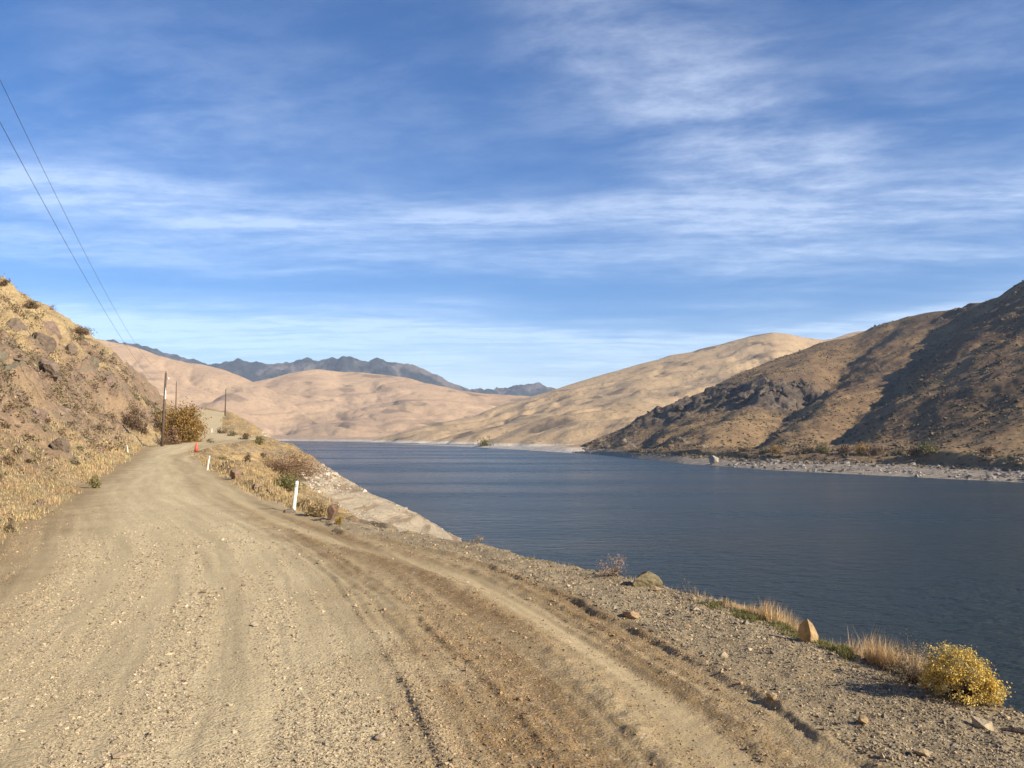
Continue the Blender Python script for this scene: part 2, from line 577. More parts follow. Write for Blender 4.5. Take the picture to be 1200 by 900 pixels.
HP = np.array([(0, 0), (0.5, 0.10), (1.2, 0.6), (3, 2.3), (9, 8.9), (17, 16.4), (27, 23.9), (38, 30.3), (48, 35), (80, 46), (200, 70)], float)


def poly_dist(x, y, pts):
    """signed distance (+ on the right of the line going away from the camera) and depth along the line"""
    best = np.full(np.shape(x), 1e9)
    sgn = np.zeros(np.shape(x))
    P = np.array(pts, float)
    for (ax, ay), (bx, by) in zip(P[:-1], P[1:]):
        ex, ey = bx - ax, by - ay
        L2 = ex * ex + ey * ey
        t = np.clip(((x - ax) * ex + (y - ay) * ey) / L2, 0, 1)
        dx, dy = x - ax - t * ex, y - ay - t * ey
        d = np.hypot(dx, dy)
        n = d < best
        best = np.where(n, d, best)
        sgn = np.where(n, np.sign(ey * dx - ex * dy), sgn)
    return best * sgn


def gp(px, py):
    d = ray(px, py)
    D = -CAMZ / d[2]
    return d[0] * D, D


BERM = [gp(*p) for p in ((1120, 960), (1000, 890), (900, 825), (800, 770), (720, 728), (640, 690), (540, 652), (450, 633), (400, 626), (350, 614))]
TRACK = [gp(*p) for p in ((960, 980), (850, 890), (760, 810), (650, 730), (560, 680), (470, 652), (400, 636), (330, 612), (270, 575), (235, 545))]
RIDGE = [gp(*p) for p in ((535, 960), (510, 890), (480, 820), (430, 740), (390, 680), (340, 638), (300, 605))]
RIDGE2 = [gp(*p) for p in ((700, 960), (620, 860), (545, 780), (455, 695), (390, 652), (320, 612))]
BERM = [p for p in BERM if p[1] < 19] + [(float(np.interp(q, *CR)) + 0.3, q) for q in (24, 30, 40, 55, 75, 100, 130)]
for _l, _o in ((RIDGE, 2.3), (RIDGE2, 1.6), (TRACK, 0.8)):
    _l[:] = [p for p in _l if p[1] < 21] + [(float(np.interp(q, *CR)) - _o, q) for q in (28, 40, 55, 75, 100, 130)]


def field(x, y, full=True):
    """height and the masks of the near ground"""
    xl, xr, xs, zr = (np.interp(y, *c) for c in (CL, CR, CS, CZ))
    w1 = fbm(x / 9.0, y / 9.0, 3, 11)
    w2 = fbm(x / 2.2, y / 2.2, 3, 23)
    dl = (xl - x) * 0.926 + w2 * 0.25
    dr = x - xr + w2 * 0.22
    z = zr.copy()
    # ---- road bench
    mid = np.clip(1 - np.abs((x - (xl + xr) / 2) / np.maximum(1.0, (xr - xl) / 2)), 0, 1)
    z = z + 0.10 * sst(0, 1, mid) - 0.05
    near = y < 120
    bench = (dl < 0.6) & (dr < 1.2) & near & (y > -30)
    masks = np.zeros(np.shape(x) + (9,))
    masks[..., 8] = 0.5
    bx, by = x[bench], y[bench]
    if bx.size:
        wob = fbm(bx / 1.1, by / 1.1, 4, 5) * 0.07
        db = poly_dist(bx, by, BERM) + wob
        dt = poly_dist(bx, by, TRACK) + wob * 0.6
        d1 = poly_dist(bx, by, RIDGE) + wob * 0.5
        d2 = poly_dist(bx, by, RIDGE2) + wob * 0.6
        fade = sst(40, 20, by)
        q = 0.062 * sst(-0.04, 0.05, db) * fade * (0.55 + 0.6 * np.clip(fbm(bx / 0.8, by / 0.8, 3, 77) + 0.5, 0, 1))
        q = q + 0.012 * np.exp(-((db + 0.02) / 0.09) ** 2) * fade * np.clip(fbm(bx / 0.4, by / 0.4, 3, 71) + 0.3, 0, 1)
        q = q - 0.032 * np.exp(-(dt / 0.24) ** 2) * fade
        q = q + 0.026 * np.exp(-((np.abs(dt) - 0.42) / 0.12) ** 2) * fade * np.clip(fbm(bx / 0.3, by / 0.3, 3, 31) + 0.6, 0, 1.3)
        q = q + 0.029 * sst(-0.03, 0.04, d1) * np.exp(-np.clip(d1, 0, 9) / 0.45) * fade * np.clip(fbm(bx / 0.9, by / 0.9, 2, 93) + 0.85, 0.25, 1)
        q = q + 0.030 * sst(-0.03, 0.04, d2) * np.exp(-np.clip(d2, 0, 9) / 0.3) * fade * np.clip(fbm(bx / 0.5, by / 0.5, 2, 97) + 0.5, 0, 1)
        # narrow tyre lines side by side
        ty = np.clip(1.4 * fbm(d2 / 0.8, by / 7.0, 2, 57) + 0.35, 0, 1) * sst(-1.2, -0.5, d2) * sst(0.05, -0.25, db)
        q = q + 0.007 * ty * np.sin(d2 * 2 * math.pi / 0.17 + 1.5 * wob) * fade
        # loose clods between the wheel tracks, fine roughness everywhere
        loose = sst(-0.1, 0.5, d1) * (1 - np.exp(-(dt / 0.22) ** 2) * 0.9)
        rough = fbm(bx / 0.16, by / 0.16, 3, 41)
        q = q + 0.012 * (masks[bench, 8] * 0 + fbm(d1 / 0.3, by / 6.0, 3, 53)) * fade + (0.004 + 0.008 * loose * fade) * rough + 0.007 * fbm(bx / 1.4, by / 1.4, 3, 43)
        z[bench] += q
        masks[bench, 0] = np.maximum(sst(-0.7, 0.9, d1 + wob * 4) * (1 - 0.45 * np.exp(-(dt / 0.24) ** 2)) * (0.55 + 0.45 * sst(30, 14, by)) * (0.85 + 0.45 * fbm(d1 / 0.7, by / 9.0, 3, 45)), 0.75 * sst(-2.2, 0.0, dl[bench] + wob * 6))
        masks[bench, 1] = sst(-0.02, 0.25, db)
        masks[bench, 2] = np.exp(-(dt / 0.26) ** 2)
        masks[bench, 3] = loose
        masks[bench, 8] = np.clip(0.5 + 0.75 * fbm(d1 / 0.55 + 0.15 * wob, by / 9.0, 4, 47, 0.6) + 0.35 * fbm(d1 / 0.12, by / 4.0, 2, 49), 0, 1)
    # ---- hillside
    hl = dl > 0
    hx, hy = x[hl], y[hl]
    if hx.size:
        d = dl[hl]
        grow = sst(0.5, 6, d)
        dd = d + grow * (1.9 * w1[hl] + 0.5 * w2[hl])
        hz = np.interp(np.maximum(dd, 0), HP[:, 0], HP[:, 1])
        # gullies running down the slope (s along the road)
        s = hy + 0.4 * hx
        gul = ridged(s / 17.0 + 0.3 * w1[hl], d / 40.0, 3, 61)
        hz = hz - grow * 0.9 * gul
        rockn = fbm(hx / 7.0 + 5, hy / 11.0, 4, 83) + 0.25 * fbm(hx / 2.0, hy / 3.0, 3, 85) - np.abs(d - 9.0) / 17.0 + 0.42
        rock = sst(0.06, 0.34, rockn) * sst(1.5, 4.5, d)
        c1, e1, v1 = cells(hx / 2.2 + hz / 3, hy / 3.2, 91)
        c2, e2, v2 = cells(hx / 0.8 + hz, hy / 1.2, 95)
        hz = hz + rock * (1.25 * (v1 - 0.45) + 0.5 * (v2 - 0.5) - 0.4 * sst(0.12, 0.0, e1)) + grow * 0.22 * fbm(hx / 0.9, hy / 0.9, 3, 99)
        z[hl] += hz
        masks[hl, 4] = rock
        masks[hl, 5] = sst(-0.05, 0.4, fbm(hx / 6.0, hy / 9.0, 4, 103) - np.abs(d - 5.5) / 9.0 + 0.55) * sst(0.5, 2.0, d)
    # ---- bank down to the lake
    bk = dr > 0
    kx, ky = x[bk], y[bk]
    if kx.size:
        d = dr[bk]
        Wd = np.maximum(xs[bk] - xr[bk], 4.0)
        t = d / Wd
        kn = sst(32, 55, ky)                      # a grassy knoll before the pale bank further on
        steep = np.interp(t, [0, 0.03, 1, 3], [0, 0.035, 1, 2.6])
        soft = np.interp(t, [0, 0.08, 0.22, 0.40, 1, 3], [0, 0.015, 0.13, 0.36, 1, 2.6])
        p = steep * (1 - kn) + soft * kn
        kz = (WATER - zr[bk]) * p
        berm = sst(17.5, 20.5, ky) * sst(64, 52, ky)
        kz = kz + berm * (0.45 * sst(0, 0.9, d) * sst(5.5, 2.2, d) + 0.25 * sst(0, 0.8, d) * sst(3, 1, d) * fbm(kx / 1.3, ky / 1.3, 3, 113))
        g2 = sst(0.3, 3.0, d)
        pale = sst(-3.0, -4.2, kz + 1.1 * w1[bk])
        kz = kz + g2 * (0.75 * w1[bk] * (1 - 0.55 * pale) * (0.4 + kn) + 0.22 * w2[bk] * (1 - pale * 0.6))
        terr = np.sin((kz + 0.5 * w1[bk]) * 5.2)
        kz = kz + pale * 0.07 * terr
        z[bk] += kz
        masks[bk, 6] = pale
        masks[bk, 7] = sst(0.0, 0.5, fbm(kx / 3.0, ky / 4.0, 4, 117) + 0.2) * (1 - 0.3 * kn)
    return (z, masks, dl, dr)


def H(x, y):
    x = np.atleast_1d(np.asarray(x, float))
    y = np.atleast_1d(np.asarray(y, float))
    return field(x, y)[0]


def hit(px, py, d0=4.0, d1=380.0):
    """where a line of sight meets the near ground"""
    d = ray(px, py)
    D = np.exp(np.linspace(math.log(d0), math.log(d1), 3000))
    z = H(d[0] * D, D)
    under = np.nonzero(CAMZ + d[2] * D < z)[0]
    if not len(under):                # just over the skyline: take the ground a little lower
        return hit(px, py + 3, d0, d1)
    i = under[0]
    if D[i] > 260 and py < 480:
        return hit(px, py + 3, d0, d1)
    return np.array([d[0] * D[i], D[i], z[i]])


def near_ground():
    r = np.concatenate([[0.25, 1.2, 2.2], np.exp(np.arange(math.log(3.2), math.log(430), 0.0056))])
    th = np.concatenate([np.linspace(-180, -80, 26)[:-1], np.linspace(-80, -37, 40)[:-1], np.linspace(-37, 37, 480), np.linspace(37, 80, 40)[1:], np.linspace(80, 180, 26)[1:]]) * math.pi / 180
    rr, tt = np.meshgrid(r, th, indexing='ij')
    x, y = rr * np.sin(tt), rr * np.cos(tt)
    y = np.clip(y, -58, 430)
    z, m, dl, dr = field(x.ravel(), y.ravel())
    v = np.stack([x.ravel(), y.ravel(), z], -1)
    f = grid_faces(*x.shape)
    fz = z[f].max(1)
    f = f[fz > WATER - 2.0]
    cdl, cdr, cg = dl[f].mean(1), dr[f].mean(1), m[f][:, :, 1].mean(1)
    cls = np.where(cdl > 0.25, 1, np.where(cdr > 0.3, 2, np.where(cg > 0.5, 3, 0)))
    for k, name, mat, ch in ((0, 'gravel_road', M['road'], (0, 1, 2, 8)), (3, 'road_shoulder', M['road'], (0, 1, 2, 8)), (1, 'hillside', M['hillside'], (4, 5, 3)), (2, 'lake_bank', M['bank'], (6, 7, 3))):
        ff = f[cls == k]
        used, inv = np.unique(ff, return_inverse=True)
        struct(link_mesh(name, v[used], inv.reshape(-1, 4), mat, m[used][:, list(ch)]))


near_ground()

# ---------------------------------------------------------------- the lake
def lake():
    v = [(-6000, -300, WATER), (9000, -300, WATER), (9000, 9000, WATER), (-6000, 9000, WATER)]
    struct(link_mesh('lake_water', np.array(v), np.array([[0, 1, 2, 3]]), M['water']))


lake()

# ---------------------------------------------------------------- the hills across the water
def shore(px, py):
    d = ray(px, py)
    D = (WATER - CAMZ) / d[2]
    return D


GRID = {}


def hill(name, mat, px0, px1, nu, nv, sky, foot, prof, disp, back=0.5, backdrop=0.9):
    """a hill from its shoreline up to its crest and down behind; sky: (px, py, depth), foot: (px, depth)"""
    px = np.linspace(px0, px1, nu)
    sk = np.array(sky, float)
    ft = np.array(foot, float)
    k = np.hanning(max(3, int(nu * 0.022)) | 1)
    k = k / k.sum()

    def sm(a):
        n = len(k) // 2
        return np.convolve(np.pad(a, n, mode='reflect', reflect_type='odd'), k, 'valid') if n else a
    py, Dc, Df = sm(np.interp(px, sk[:, 0], sk[:, 1])), sm(np.interp(px, sk[:, 0], sk[:, 2])), sm(np.interp(px, ft[:, 0], ft[:, 1]))
    d = np.array([ray(a, b) for a, b in zip(px, py)])
    zc = CAMZ + d[:, 2] * Dc
    v = np.concatenate([np.linspace(-0.04, 1, nv), 1 + np.linspace(0, back, nv // 5)[1:]])
    V, _ = np.meshgrid(v, px, indexing='ij')
    Y = Df + (Dc - Df) * V
    X = d[:, 0] * Y
    zb = WATER + (zc - WATER) * prof(np.clip(V, 0, 1))
    zb = np.where(V < 0, WATER + V * 60, zb)
    zb = np.where(V > 1, zc - (V - 1) * backdrop * (zc - WATER), zb)
    PX = np.broadcast_to(px, V.shape)
    dz, mask = disp(X, Y, V, zb, PX)
    Z = zb + dz
    GRID[name] = (px, v, X, Y, Z, mask)
    vv = np.stack([X.ravel(), Y.ravel(), Z.ravel()], -1)
    return struct(link_mesh(name, vv, grid_faces(*X.shape), mat, mask.reshape(-1, 3)))


def image_rows(X, Y, Z):
    """picture row at which each point of a hill shows (for laying out its gullies)"""
    c, s = math.cos(PITCH), math.sin(PITCH)
    a, b = Y, Z - CAMZ
    return 450 - FPX * (b * c - a * s) / (a * c + b * s)


# -- the scrub covered hill on the right, with two deep gullies
SHORE_A = [(640, 640), (655, 618), (668, 600), (740, shore(740, 537)), (800, shore(800, 543.5)), (900, shore(900, 551)), (1000, shore(1000, 556)), (1100, shore(1100, 561)), (1200, shore(1200, 566)), (1500, 205), (1900, 190)]
SKY_A = [(640, 534, 640), (655, 533, 640), (668, 529, 640), (690, 517, 640), (720, 505, 640), (760, 489, 645), (800, 472, 650), (830, 462, 660), (860, 446, 680), (890, 431, 700), (920, 418, 720), (960, 403, 730), (1000, 390, 735), (1040, 376, 730), (1080, 365, 700), (1110, 357, 670), (1140, 346, 640), (1170, 338, 615), (1200, 326, 600), (1300, 288, 570), (1450, 262, 540), (1900, 240, 520)]


def disp_a(X, Y, V, zb, PX):
    row = image_rows(X, Y, zb)
    n = fbm(X / 90, Y / 90, 4, 201)
    n2 = fbm(X / 22, Y / 22, 4, 203)
    px = PX + 10 * n + 3 * n2
    dz = 0.0
    up = sst(0.10, 0.3, V)
    # gullies: each is a V whose right wall faces away from the sun
    for line, wl, wr, dep in (([(845, 540), (885, 505), (935, 458), (975, 432), (1010, 405)], 50, 55, 13.0),
                              ([(925, 545), (960, 503), (1005, 463), (1060, 417), (1110, 378), (1165, 340)], 60, 60, 11.0),
                              ([(1210, 545), (1260, 480), (1330, 400), (1390, 330)], 60, 80, 10.0),
                              ([(720, 540), (765, 505), (800, 480)], 25, 40, 5.0)):
        L = np.array(line, float)
        gx = np.interp(-row, -L[:, 1], L[:, 0])
        q = px - gx
        g = np.where(q < 0, np.clip(1 + q / wl, 0, 1), np.clip(1 - q / wr, 0, 1))
        g = g * g * (2.2 - 1.2 * g)
        ends = sst(L[-1, 1] - 30, L[-1, 1] + 25, row) * sst(L[0, 1] + 8, L[0, 1] - 25, row)
        dz = dz - dep * g * ends * up
    # rounded shoulder between the gullies
    s = -0.27 * X + 0.96 * Y
    dz = dz + up * (5.0 * n + 1.6 * n2) * (1 - 0.55 * sst(0.8, 1.0, V))
    dz = dz - up * 2.2 * ridged(s / 60 + 0.4 * n, V * 1.6, 3, 207) * (1 - 0.7 * sst(0.8, 1.0, V))
    # crag band
    Lc = np.array([(740, 497), (790, 480), (830, 470), (860, 466), (905, 462), (940, 452), (985, 440)], float)
    rc = np.interp(PX, Lc[:, 0], Lc[:, 1]) + 5 * n2
    inx = sst(715, 770, PX) * sst(985, 950, PX)
    c1, e1, v1 = cells(X / 9, Y / 14 + zb / 12, 211)
    band = np.exp(-((row - rc + 3) / 9.0) ** 2) * inx
    dz = dz + inx * 5.5 * sst(5, -7, row - rc) * sst(-45, -12, row - rc) + band * (5 * (v1 - 0.5))
    upper = sst(0.62, 0.85, V) * sst(1000, 1120, PX) * sst(0.0, 0.4, n + 0.6 * n2)
    c2, e2, v2 = cells(X / 7, Y / 10 + zb / 8, 213)
    left = sst(800, 690, PX) * sst(0.15, 0.4, V) * sst(-0.25, 0.2, n2)
    dz = dz + upper * 3.0 * (v2 - 0.4) + left * 2.5 * (v2 - 0.5)
    # terrace above the beach with a cut bank
    edge = np.interp(PX, [660, 720, 800, 900, 1000, 1200], [0.06, 0.09, 0.10, 0.075, 0.07, 0.065]) + 0.016 * n + 0.008 * n2
    zt = WATER + 2.9 * V / 0.08
    bank = sst(edge, edge + 0.012, V)
    inner = sst(0.34, 0.10, V) * sst(668, 730, PX)
    tgt = np.where(V < 0, zb, zt * (1 - bank) + bank * (-10.0 + 2.2 * sst(675, 860, PX) + 1.6 * sst(1070, 1100, PX) + 26 * np.clip(V - 0.05, 0, 1) + 1.0 * n2 + 1.2 * n))
    dz = dz * (1 - inner) + inner * (tgt - zb) if False else dz * sst(0.06, 0.30, V) + inner * (tgt - zb)
    rock = np.clip(band * 1.2 + 0.8 * upper * sst(0.35, 0.6, v2) + left * 0.9, 0, 1)
    scrub = np.clip(sst(-0.1, 0.5, n + 0.5 * n2 + 0.25) * sst(940, 1080, PX) * sst(0.18, 0.35, V) + 0.3 * sst(0.0, 0.6, n2), 0, 0.6)
    # a bench track above the shore
    trk = np.exp(-((row - np.interp(PX, [690, 720, 800, 850, 880], [512, 513, 517, 522, 529])) / 0.9) ** 2) * sst(690, 705, PX) * sst(880, 855, PX)
    return dz, np.stack([rock, scrub, trk * 0.8], -1)


hill('scrub_hill', M['hill_a'], 655, 1900, 880, 260, SKY_A, SHORE_A, lambda v: 0.86 * v + 0.14 * v * v, disp_a, 0.6)

# -- the smooth golden hill behind it
def disp_b(X, Y, V, zb, PX):
    n = fbm(X / 260, Y / 260, 4, 301)
    n2 = fbm(X / 70, Y / 70, 4, 303)
    s = 0.36 * X - 0.93 * Y
    up = sst(0.03, 0.22, V) * (1 - 0.75 * sst(0.8, 1.0, V))
    dz = up * (7 * n + 0.8 * n2 - 11.0 * ridged(s / 170 + 0.35 * n, V * 0.9, 4, 307, 0.45) - 7.5 * ridged(X / 190 + 0.35 * n, Y / 260 + 0.35 * n, 4, 311, 0.42))
    rock = sst(0.32, 0.55, n2 + 0.3 * n) * 0.7 * sst(0.05, 0.15, V)
    return dz, np.stack([rock * sst(0.2, 0.5, fbm(X / 30, Y / 30, 3, 309) + 0.3), 0.4 * sst(0.1, 0.5, n2), 0 * n], -1)


hill('golden_hill', M['hill_b'], 400, 1150, 520, 150,
     [(400, 519, 1290), (430, 515, 1250), (470, 504, 1250), (500, 496, 1270), (560, 482, 1330), (600, 468, 1400), (640, 456, 1450), (690, 441, 1500), (740, 426, 1550), (790, 413, 1600), (840, 403, 1620), (880, 392, 1640), (905, 387, 1650), (925, 388, 1660), (945, 393, 1680), (965, 396, 1700), (980, 393, 1720), (1000, 387, 1750), (1040, 381, 1800), (1150, 380, 1800)],
     [(400, 1250), (440, shore(440, 519)), (470, shore(470, 520.4)), (560, shore(560, 524.5)), (640, shore(640, 529)), (665, shore(665, 530.5)), (760, 620), (1150, 700)],
     lambda v: 0.8 * v + 0.2 * v ** 2, disp_b, 0.5)

# -- the pinkish hills at the head of the lake
def disp_c(X, Y, V, zb, PX):
    n = fbm(X / 330, Y / 330, 4, 401)
    n2 = fbm(X / 90, Y / 90, 4, 403)
    s = X * 0.95 + Y * 0.1
    up = sst(0.02, 0.2, V) * (1 - 0.7 * sst(0.75, 1.0, V))
    dz = up * (9 * n + 0.8 * n2 - 15 * ridged(X / 300 + 0.35 * n, Y / 330 + 0.35 * n, 4, 407, 0.42))
    return dz, np.stack([0.5 * sst(0.45, 0.7, n2), 0.4 * sst(0.1, 0.5, n), 0 * n], -1)


hill('head_of_lake_hill', M['hill_c'], 150, 800, 460, 150,
     [(150, 470, 1900), (230, 455, 1900), (290, 446, 1950), (320, 440, 2000), (350, 433, 2050), (372, 430, 2100), (400, 433, 2150), (430, 434, 2150), (470, 440, 2100), (510, 449, 2050), (550, 457, 2050), (580, 460, 2100), (620, 462, 2100), (680, 470, 2000), (800, 480, 1900)],
     [(150, 1500), (330, 1440), (400, 1350), (470, 1290), (800, 1250)],
     lambda v: 0.75 * v + 0.25 * v ** 1.6, disp_c, 0.5)
hill('west_shore_hill', M['hill_c'], -500, 430, 560, 150,
     [(-500, 330, 1750), (-200, 370, 1800), (0, 385, 1850), (120, 398, 1850), (150, 404, 1850), (175, 412, 1850), (200, 419, 1850), (240, 425, 1850), (265, 433, 1840), (290, 444, 1820), (315, 456, 1780), (340, 470, 1720), (365, 487, 1650), (385, 500, 1560), (405, 513, 1480), (430, 519.5, 1450)],
     [(-500, 1200), (150, 1300), (240, 1400), (320, 1440), (400, 1390), (430, 1440)],
     lambda v: 0.8 * v + 0.2 * v ** 1.5, disp_c, 0.5)

# -- the dark forested mountains far behind
def disp_d(X, Y, V, zb, PX):
    n = fbm(X / 500, Y / 500, 4, 501)
    n2 = fbm(X / 120, Y / 120, 5, 503)
    up = sst(0.0, 0.2, V)
    dz = up * (40 * n * (1 - 0.8 * sst(0.8, 1, V)) + 26 * n2 * (1 - 0.2 * sst(0.9, 1, V)) - 45 * ridged(X / 420 + 0.3 * n, V, 4, 505) * (1 - sst(0.7, 1, V)))
    return dz, np.stack([0 * n] * 3, -1)


hill('forested_mountain', M['forest'], 60, 760, 520, 90,
     [(60, 410, 5300), (100, 399, 5300), (125, 397, 5300), (150, 401, 5300), (175, 407, 5300), (195, 416, 5400), (215, 417, 5400), (235, 423, 5400), (255, 426, 5400), (280, 420, 5400), (300, 424, 5400), (325, 428, 5400), (345, 423, 5400), (360, 419, 5400), (380, 423, 5400), (403, 416.5, 5300), (420, 422, 5300), (450, 421, 5300), (475, 427, 5300), (497, 432, 5300), (515, 441, 5300), (535, 450, 5300), (560, 457, 5400), (585, 455, 6000), (605, 451, 6100), (632, 451, 6100), (680, 458, 6100), (760, 462, 6100)],
     [(60, 4300), (760, 4300)], lambda v: v, disp_d, 0.4)

# ---------------------------------------------------------------- haze
def haze():
    lo, hi = Vector((-5800, -250, WATER - 40)), Vector((8800, 8800, 640))
    v = np.array([(x, y, z) for z in (lo.z, hi.z) for y in (lo.y, hi.y) for x in (lo.x, hi.x)])
    f = np.array([[0, 2, 3, 1], [4, 5, 7, 6], [0, 1, 5, 4], [2, 6, 7, 3], [0, 4, 6, 2], [1, 3, 7, 5]])
    m = bpy.data.materials.new('haze')
    m.use_nodes = True
    t = NT(m.node_tree)
    t.n.clear()
    out = t.n.new('ShaderNodeOutputMaterial')
    vol = t.n.new('ShaderNodeVolumePrincipled')
    vol.inputs['Color'].default_value = (0.64, 0.78, 1.0, 1)
    vol.inputs['Density'].default_value = 0.000082
    vol.inputs['Anisotropy'].default_value = 0.0
    t.l.new(vol.outputs[0], out.inputs['Volume'])
    o = link_mesh('haze', v, f, m, smooth=False)
    o['kind'] = 'stuff'
    o['label'] = 'thin pale blue haze lying over the far hills'
    o['category'] = 'haze'


haze()

# ---------------------------------------------------------------- stones, plants: vectorised builders
RNG = np.random.default_rng(7)
_t = (1 + 5 ** 0.5) / 2
ICO_V = np.array([(-1, _t, 0), (1, _t, 0), (-1, -_t, 0), (1, -_t, 0), (0, -1, _t), (0, 1, _t), (0, -1, -_t), (0, 1, -_t), (_t, 0, -1), (_t, 0, 1), (-_t, 0, -1), (-_t, 0, 1)], float)
ICO_V /= np.linalg.norm(ICO_V[0])
ICO_F = np.array([(0, 11, 5), (0, 5, 1), (0, 1, 7), (0, 7, 10), (0, 10, 11), (1, 5, 9), (5, 11, 4), (11, 10, 2), (10, 7, 6), (7, 1, 8), (3, 9, 4), (3, 4, 2), (3, 2, 6), (3, 6, 8), (3, 8, 9), (4, 9, 5), (2, 4, 11), (6, 2, 10), (8, 6, 7), (9, 8, 1)])
OCT_V = np.array([(1, 0, 0), (-1, 0, 0), (0, 1, 0), (0, -1, 0), (0, 0, 1), (0, 0, -1)], float)
OCT_F = np.array([(0, 2, 4), (2, 1, 4), (1, 3, 4), (3, 0, 4), (2, 0, 5), (1, 2, 5), (3, 1, 5), (0, 3, 5)])


def rot_mats(n, rng):
    q = rng.normal(size=(n, 4))
    q /= np.linalg.norm(q, axis=1)[:, None]
    w, x, y, z = q.T
    return np.stack([np.stack([1 - 2 * (y * y + z * z), 2 * (x * y - z * w), 2 * (x * z + y * w)], -1),
                     np.stack([2 * (x * y + z * w), 1 - 2 * (x * x + z * z), 2 * (y * z - x * w)], -1),
                     np.stack([2 * (x * z - y * w), 2 * (y * z + x * w), 1 - 2 * (x * x + y * y)], -1)], 1)


def pebbles(pos, size, cols, rng, base='ico', flat=0.65, jit=0.28):
    """many small angular stones as one vertex and face list"""
    V0, F0 = (ICO_V, ICO_F) if base == 'ico' else (OCT_V, OCT_F)
    n, k = len(pos), len(V0)
    v = np.repeat(V0[None], n, 0) * (1 + jit * rng.normal(size=(n, k, 1)))
    v = v * rng.uniform(0.6, 1.25, size=(n, 1, 3))
    v = np.einsum('nij,nkj->nki', rot_mats(n, rng), v)
    v[:, :, 2] *= flat
    v = v * size[:, None, None] * 0.5 + pos[:, None, :]
    f = (F0[None] + (np.arange(n) * k)[:, None, None]).reshape(-1, 3)
    return v.reshape(-1, 3), f, np.repeat(cols, k, 0)


def stone_cols(n, rng, pal):
    pal = np.array(pal)
    c = pal[rng.integers(0, len(pal), n)]
    return c * rng.uniform(0.75, 1.2, size=(n, 1))


GRAVEL = [(0.46, 0.37, 0.24), (0.41, 0.33, 0.215), (0.49, 0.40, 0.26), (0.34, 0.28, 0.20), (0.30, 0.235, 0.155), (0.54, 0.45, 0.31)]
GREY = [(0.30, 0.25, 0.17), (0.25, 0.22, 0.165), (0.35, 0.28, 0.18), (0.40, 0.30, 0.18), (0.21, 0.175, 0.13), (0.47, 0.38, 0.25)]


def gravel():
    rng = np.random.default_rng(11)
    out_r, out_s = [], []
    n = 520000
    D = np.exp(rng.uniform(math.log(4.6), math.log(27), n))
    u = rng.uniform(-0.68, 0.66, n)
    x, y = u * D, D
    z, m, dl, dr = field(x, y)
    clump = np.clip(fbm(x / 0.7, y / 0.9, 3, 611) * 0.6 + 1.6 * (m[:, 8] - 0.5) + fbm(x / 2.6, y / 5.0, 2, 613) * 0.6 + 0.6, 0.04, 1.25)
    p = np.where(m[:, 1] > 0.5, 0.55 + 0.35 * clump, np.where(m[:, 3] > 0.5, 0.50 * clump, 0.95 * clump ** 1.2)) * (1 - 0.85 * m[:, 2])
    ok = (dl < 0.3) & (dr < 1.4) & (rng.uniform(size=n) < p * 0.52 * sst(27, 12, y))
    x, y, z, m = x[ok], y[ok], z[ok], m[ok]
    size = np.exp(rng.normal(math.log(0.0155), 0.45, len(x))) * np.where(m[:, 1] > 0.5, 1.25, 1.0) * np.clip(y / 9.0, 0.85, 1.25)
    big = rng.uniform(size=len(x)) < 0.007
    size[big] *= rng.uniform(1.6, 2.4, big.sum())
    sh = m[:, 1] > 0.5
    for sel, pal, name, label in ((~sh, GRAVEL, 'road_gravel', 'loose tan gravel strewn over the dirt road'), (sh, GREY, 'shoulder_gravel', 'coarse grey gravel on the shoulder above the lake')):
        q = np.stack([x[sel], y[sel], z[sel] + size[sel] * 0.08], -1)
        c = stone_cols(len(q), rng, pal)
        br = m[sel, 0:1] * (1 - m[sel, 1:2])
        c = c * (1 - br) + c * np.array([0.80, 0.68, 0.56]) * br
        v, f, cc = pebbles(q, size[sel], c, rng, 'oct', 0.7, 0.22)
        stuff(link_mesh(name, v, f, M['stone'], cc, smooth=False), label, 'gravel')


gravel()


def ico(sub):
    v, f = ICO_V.copy(), ICO_F.copy()
    for _ in range(sub):
        e = {}
        vl = list(map(tuple, v))

        def midp(a, b):
            k = (min(a, b), max(a, b))
            if k not in e:
                q = (np.array(vl[a]) + np.array(vl[b])) / 2
                vl.append(tuple(q / np.linalg.norm(q)))
                e[k] = len(vl) - 1
            return e[k]
        nf = []
        for a, b, c in f:
            ab, bc, ca_ = midp(a, b), midp(b, c), midp(c, a)
            nf += [(a, ab, ca_), (b, bc, ab), (c, ca_, bc), (ab, bc, ca_)]
        v, f = np.array(vl), np.array(nf)
    return v, f


ICO3, ICO4 = ico(3), ico(4)


def rock_shape(rng, dims, planes=16, rough=0.05, hi=False):
    """a faceted boulder: a ball cut by planes, then worn and chipped"""
    v, f = ICO4 if hi else ICO3
    n = rng.normal(size=(planes, 3))
    n /= np.linalg.norm(n, axis=1)[:, None]
    d = rng.uniform(0.62, 0.95, planes)
    dots = v @ n.T
    r = np.min(np.where(dots > 0.05, d / np.maximum(dots, 0.05), 9), axis=1)
    r = np.minimum(r, 1.25)
    o = rng.uniform(0, 50)
    r = r * (1 + rough * fbm(v[:, 0] * 2.2 + o, v[:, 1] * 2.2 + v[:, 2] * 2.6, 4, 701))
    return v * r[:, None] * np.array(dims) * 0.5, f


